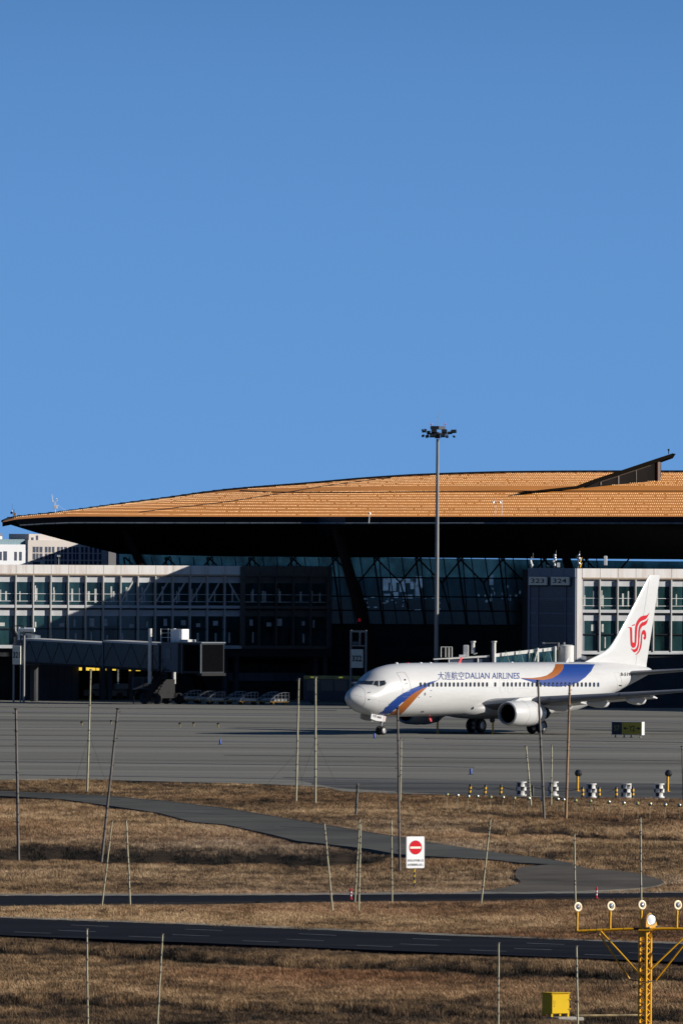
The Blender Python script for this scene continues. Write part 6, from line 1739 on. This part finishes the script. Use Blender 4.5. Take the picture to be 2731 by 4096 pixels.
# dead weed stalks by the verge
t0 = None
for px, py, h in ((298, 3632, 26), (463, 3632, 22), (473, 3628, 16), (498, 3624, 14), (620, 3618, 16), (1204, 3646, 22), (1352, 3640, 26), (1390, 3640, 14), (1403, 3648, 22), (1553, 3638, 16), (2022, 3620, 20), (1899, 3614, 14), (2384, 3702, 30)):
    lb = 'thin dark dead weed stalk sticking out of the grass by the service road'
    if t0 is None:
        t0 = thing('dead_weed', lb, 'weed', (0, 0, 0), group='dead weed stalks by the service road'); c = t0
        m = MB(); m.tube([(0, 0, -.05), (.01, 0, .12), (-.01, 0, .26)], [.014, .012, .006], 5); m.tube([(.005, 0, .1), (.06, 0, .2)], [.008, .004], 4); m.tube([(0, 0, .14), (-.05, .02, .22)], [.008, .004], 4); m.build('stalk', weed_mat, t0)
    else: c = copy_tree(t0)
    c.location = at_ground(px, py); s_ = h / 28 * 1.05; c.scale = (1, 1, s_); c.rotation_euler = (rnd.uniform(-.1, .1), rnd.uniform(-.2, .2), rnd.uniform(0, 6))

# ---- no-entry sign
b = G(1659, 3545); D = b.y
t = thing('no_entry_sign', 'white no-entry sign with red disc and black writing on a striped post', 'sign', (b.x, b.y, 0), math.radians(28)); k = 1 / sc(D); t.scale = (1.13, 1, 1)
def SP(a, c): return ((1550 + a * 250 / 1568 - 1659) * k, (3545 - (3300 + c * 250 / 1568)) * k)
xa, za = SP(455, 1085); xb, zb = SP(915, 285)
m = MB()
def rrect(x0, x1, z0, z1, rr_, y, n=5):
    P = []
    for cx, cz, a0 in ((x1 - rr_, z1 - rr_, 0), (x0 + rr_, z1 - rr_, 90), (x0 + rr_, z0 + rr_, 180), (x1 - rr_, z0 + rr_, 270)):
        for i in range(n + 1):
            a = math.radians(a0 + 90 * i / n); P.append(Vector((cx + rr_ * math.cos(a), y, cz + rr_ * math.sin(a))))
    return P
m.prism(rrect(xa, xb, za, zb, .05, -.015), (0, .03, 0)); m.build('plate', M('sign_edge_grey', (.62, .60, .58), .4), t)
m = MB(); m.prism(rrect(xa + .02, xb - .02, za + .02, zb - .02, .04, -.019), (0, .003, 0)); face = m.build('face', sign_white, t)
cx, cz = SP(685, 563); rd = 157 * 250 / 1568 * k
m = MB(); m.add([Vector((cx + (rd + .012) * math.cos(a), -.0215, cz + (rd + .012) * 1.1 * math.sin(a))) for a in np.linspace(0, 2 * math.pi, 41)[:-1]], [tuple(range(40))]); m.build('disc_edge', M('disc_edge_grey', (.35, .36, .38), .4), face)
m = MB(); m.add([Vector((cx + rd * math.cos(a), -.024, cz + rd * 1.1 * math.sin(a))) for a in np.linspace(0, 2 * math.pi, 41)[:-1]], [tuple(range(40))]); m.build('red_disc', M('sign_red', (.60, .0, .014), .6, var=.02, spec=0.2), face)
x0, z0 = SP(550, 594); x1, z1 = SP(822, 540)
m = MB(); m.add([(x0, -.0265, z0), (x1, -.0265, z0), (x1, -.0265, z1), (x0, -.0265, z1)], [(0, 1, 2, 3)]); m.build('white_bar', M('bar_cream', (.80, .78, .66), .4, var=.02), face)
for body, y0, y1 in (('非经允许车辆人员', 922, 856), ('未经管制禁止进入', 1030, 964)):
    x0, z0 = SP(483, y0); x1, z1 = SP(886, y1)
    text_part('lettering', body, (x0, -.0225, z0), (x1 - x0, 0, 0), (0, 0, z1 - z0), letter_black, face, .012)
x0, _ = SP(677, 0); zz = [0, .13, .24, .37, .47, .57, .70, za]
m = MB(); cols = []
for i in range(len(zz) - 1): m.tube([(x0, .05, zz[i] - (.1 if i == 0 else 0)), (x0, .05, zz[i + 1])], .034, 10, mi=i % 2)
m.tube([(x0, .05, za), (x0, .05, zb - .2)], .034, 10, mi=0); m.build('post', [M('post_black', (.015, .014, .012), .5), M('post_yellow', (.55, .38, .02), .5)], t, smooth=50)

# ---- red and white posts
t0 = None
for px, py, lb in ((1403, 3597, 'red and white delineator post beside the close bamboo pair'), (2384, 3593, 'red and white delineator post on the service road above the light bar')):
    if t0 is None:
        t0 = thing('delineator_post', lb, 'road post', (0, 0, 0), group='red and white posts on the service road'); c = t0
        m = MB(); zz = [0, .12, .18, .24, .30, .42]
        for i in range(5): m.tube([(0, 0, zz[i]), (0, 0, zz[i + 1])], .038, 12, mi=i % 2)
        m.lathe([(.07, 0), (.07, .02), (.04, .03)], 12, mi=0); m.lathe([(.038, .42), (.03, .44), (0, .445)], 12, mi=0); m.build('post', [red_paint, white_paint], t0, smooth=50)
    else: c = copy_tree(t0); c['label'] = lb
    c.location = at_ground(px, py)

# ---- yellow cabinet
b = G(2203, 4068); D = b.y; k = 1 / sc(D)
t = thing('electrical_cabinet', 'yellow metal cabinet with closed door in the near grass beside the light tower', 'cabinet', (b.x, b.y, 0), math.radians(30))
wd, dp, hh = .615, .52, .60
m = MB(); m.rbox(0, wd, 0, dp, .09, .09 + hh, .006); body = m.build('body', yellow_box, t)
m = MB(); m.box(.02, wd - .035, -.025, -.002, .105, .045 + hh); dr = m.build('door', yellow_box, t)
m = MB(); m.prism([Vector((-.01, -.05, .09 + hh)), Vector((wd + .01, -.05, .09 + hh)), Vector((wd + .01, dp + .01, .09 + hh)), Vector((-.01, dp + .01, .09 + hh))], (0, 0, .018)); m.build('lid', yellow_box, t)
m = MB()
for z in (.22, .50): m.tube([(wd - .02, -.02, z), (wd + .035, -.03, z + .01)], .018, 8)
m.build('hinge', yellow_box, t)
m = MB()
for z in (.22, .50): m.tube([(wd - .05, -.028, z), (wd - .05, -.03, z + .001)], .014, 8)
m.box(.06, .062, -.029, -.026, .37, .48); m.box(.105, .107, -.029, -.026, .37, .48); m.box(.06, .107, -.029, -.026, .478, .48); m.box(.06, .107, -.029, -.026, .37, .372); m.lathe([(.018, -.030), (.011, -.030)], 12, axis='y', c=(.085, 0, .315)); m.build('lock', letter_black, dr)
m = MB()
for x in (.0, wd - .06):
    for y in (.0, dp - .06): m.box(x, x + .06, y, y + .06, .0, .089)
m.build('foot', yellow_box, t)
t = thing('concrete_pad', 'low weathered concrete pad under the yellow cabinet', 'pad', (b.x + .25, b.y - .1, 0), math.radians(30)); m = MB(); m.rbox(-.15, .75, -.15, .55, -.1, .0, .03); m.build('slab', concrete_slab, t)
bp = G(2300, 4068); be = G(2580, 4066)
m = MB(); m.tube([bp + Vector((0, 0, .04)), be + Vector((0, 0, .04))], .035, 8)
tag(m.build('cable_conduit', M('conduit_striped', (.26, .19, .09), .6, var=.8, scale=2.2)), 'low tan conduit lying in the grass between cabinet and light tower', 'conduit')

# ---- approach light tower
DT = 322.0; k = 1 / sc(DT)
KT = 471 / 1568
def TP(a, b_): return W(2260 + a * KT, 3560 + b_ * KT, DT)
bx = TP(1055, 1700)
tw = thing('approach_light_tower', 'yellow lattice approach-light tower with a row of lamps at the bottom right corner', 'light tower', (bx.x, DT, 0)); o = ORIG[tw.name]
def twp(name, mat, fn, par=None, smooth=None):
    m = MB(); fn(m); ob = m.build(name, mat, tw, world=True, smooth=smooth); return ob
zt = TP(1050, 540).z; hw_ = 82 * KT * k
corners = [Vector((bx.x + math.cos(a) * hw_ * 1.0, DT + math.sin(a) * hw_ * 1.0, 0)) for a in (math.radians(-100), math.radians(20), math.radians(140))]
corners = [Vector((bx.x - .155, DT + .05, 0)), Vector((bx.x + .02, DT - .16, 0)), Vector((bx.x + .155, DT + .07, 0))]
for c in corners: twp('leg', yellow_paint, lambda m: m.tube([c + up * -.2, c + up * zt], .043, 8), smooth=50)
def lat(m):
    n = 20
    for i in range(3):
        a, b_ = corners[i], corners[(i + 1) % 3]
        for j in range(n):
            z0 = zt * j / n; z1 = zt * (j + 1) / n
            p, q_ = (a, b_) if j % 2 else (b_, a)
            m.tube([p + up * z0, q_ + up * z1], .017, 5)
twp('lattice', yellow_paint, lat)
twp('head_plate', yellow_paint, lambda m: (m.obox((bx.x, DT - .02, zt + .02), (.2, 0, 0), (0, .2, 0), (0, 0, .02)), m.obox((bx.x - .1, DT - .12, zt - .09), (.06, 0, 0), (0, .03, 0), (0, 0, .09)), m.obox((bx.x + .15, DT + .05, zt - .1), (.04, 0, 0), (0, .03, 0), (0, 0, .1))))
twp('head_joint', dark_metal, lambda m: (m.tube([TP(905, 518), TP(1000, 518)], .030, 8), m.obox(TP(1050, 527), (.17, 0, 0), (0, .1, 0), (0, 0, .02))))
beam_r = .041
twp('beam', yellow_paint, lambda m: m.tube([TP(160, 549), TP(400, 537), TP(620, 527), TP(905, 518)], beam_r, 10), smooth=50)
twp('beam', yellow_paint, lambda m: m.tube([TP(1135, 518), TP(1480, 515), TP(1570, 519), TP(2040, 524)], beam_r, 10), smooth=50)
twp('beam_clamp', dark_metal, lambda m: [m.tube([TP(a, b_), TP(a + 4, b_)], beam_r * 1.08, 10) for a, b_ in ((205, 548), (310, 543), (412, 537), (500, 532), (770, 522))])
for a, b_ in ((170, 0), (607, 0), (1025, 0), (1495, 0), (1905, 0)): pass
arms = [(465, 545, 1080, 1215), (450, 590, 855, 1190), (1650, 560, 1135, 1050), (1650, 640, 1205, 1205)]
for i, (x0, y0, x1, y1) in enumerate(arms):
    pp = TP(x0, y0); qq = TP(x1, y1); pp.y += (-.02 if i % 2 == 0 else .14); qq.y += (-.17 if i % 2 == 0 else .25)
    twp('brace', yellow_paint, lambda m: m.tube([pp, qq], .026, 8), smooth=50)
twp('brace_ring', dark_metal, lambda m: (m.tube([TP(855, 1195) + Vector((0, .25, 0)), TP(960, 1210), TP(1085, 1222) + Vector((0, -.2, 0)), TP(1205, 1205) + Vector((0, .25, 0))], .014, 6)))
def lamp(a, top, b_):
    base = TP(a, b_); c = TP(a + 12, top)
    st_ = twp('lamp_stem', yellow_paint, lambda m: (m.tube([base, TP(a + 3, top + 70)], .036, 10), m.tube([TP(a + 3, top + 130), TP(a + 3, top + 75)], .043, 10)), smooth=50)
    nd_ = Vector((.52, -.82, .10)).normalized()
    e1 = nd_.cross(up).normalized(); e2 = e1.cross(nd_)
    R3 = Matrix((e1, e2, nd_)).transposed()
    def put(prof, mat, nm):
        m = MB(); m.lathe(prof, 24); m.v = [tuple(R3 @ Vector(v) + c) for v in m.v]; ob = m.build(nm, mat, st_, smooth=50); ob.data.transform(Matrix.Translation(-o)); return ob
    put([(0, -.16), (.05, -.155), (.075, -.10), (.10, -.03), (.104, 0)], dark_metal, 'lamp_housing')
    put([(.082, .018), (.105, .03), (.132, .02), (.138, 0), (.11, -.012)], orange_rim, 'lamp_rim')
    put([(0, .045), (.03, .04), (.055, .028), (.083, .008)], lamp_lens, 'lens')
for a, tp_, b_ in ((152, 225, 548), (592, 213, 525), (1005, 198, 520), (1480, 200, 515), (1920, 205, 522)): lamp(a, tp_, b_)
# flashing lamp in its hood on top of the tower
fl = Vector((.45, -.88, .12)).normalized(); e1 = fl.cross(up).normalized(); e2 = e1.cross(fl); R3 = Matrix((e1, e2, fl)).transposed()
fc = TP(1143, 394)
hood = MB()
hp = [(-.19, -.245), (.19, -.245), (.165, .03), (.13, .12), (.07, .175), (0, .19), (-.07, .175), (-.13, .12), (-.165, .03)]
hood.prism([R3 @ Vector((x, y, .0)) + fc for x, y in hp], R3 @ Vector((0, 0, -.28))); hd = hood.build('flasher_hood', yellow_paint, tw, world=True)
def fput(prof, mat, nm):
    m = MB(); m.lathe(prof, 32); m.v = [tuple(R3 @ Vector((v[0], v[1] * 1.12, v[2])) + fc) for v in m.v]; ob = m.build(nm, mat, hd, smooth=50); ob.data.transform(Matrix.Translation(-o))
fput([(.122, .004), (.145, .012), (.15, .002)], M('flasher_rim', (.30, .28, .24), .4, metal=.5), 'flasher_rim'); fput([(0, .03), (.06, .027), (.123, .008)], flash_lens, 'flasher_lens')
twp('flasher_bolt', silver, lambda m: [m.obox(TP(a, b_) + Vector((0, -.12, 0)), (.03, 0, 0), (0, .02, 0), (0, 0, .022)) for a, b_ in ((1104, 497), (1210, 487))])
def cables(m):
    for pts in ([(160, 590), (180, 615), (260, 600), (340, 575), (410, 560)], [(590, 560), (610, 620), (680, 655), (730, 620), (765, 560)], [(1470, 530), (1500, 590), (1570, 620)], [(1350, 540), (1430, 590), (1500, 600)]):
        m.tube([TP(a, b_) + Vector((0, .05, 0)) for a, b_ in crom(pts, 4, closed=False)], .009, 5)
twp('cable', wire_dark, cables)
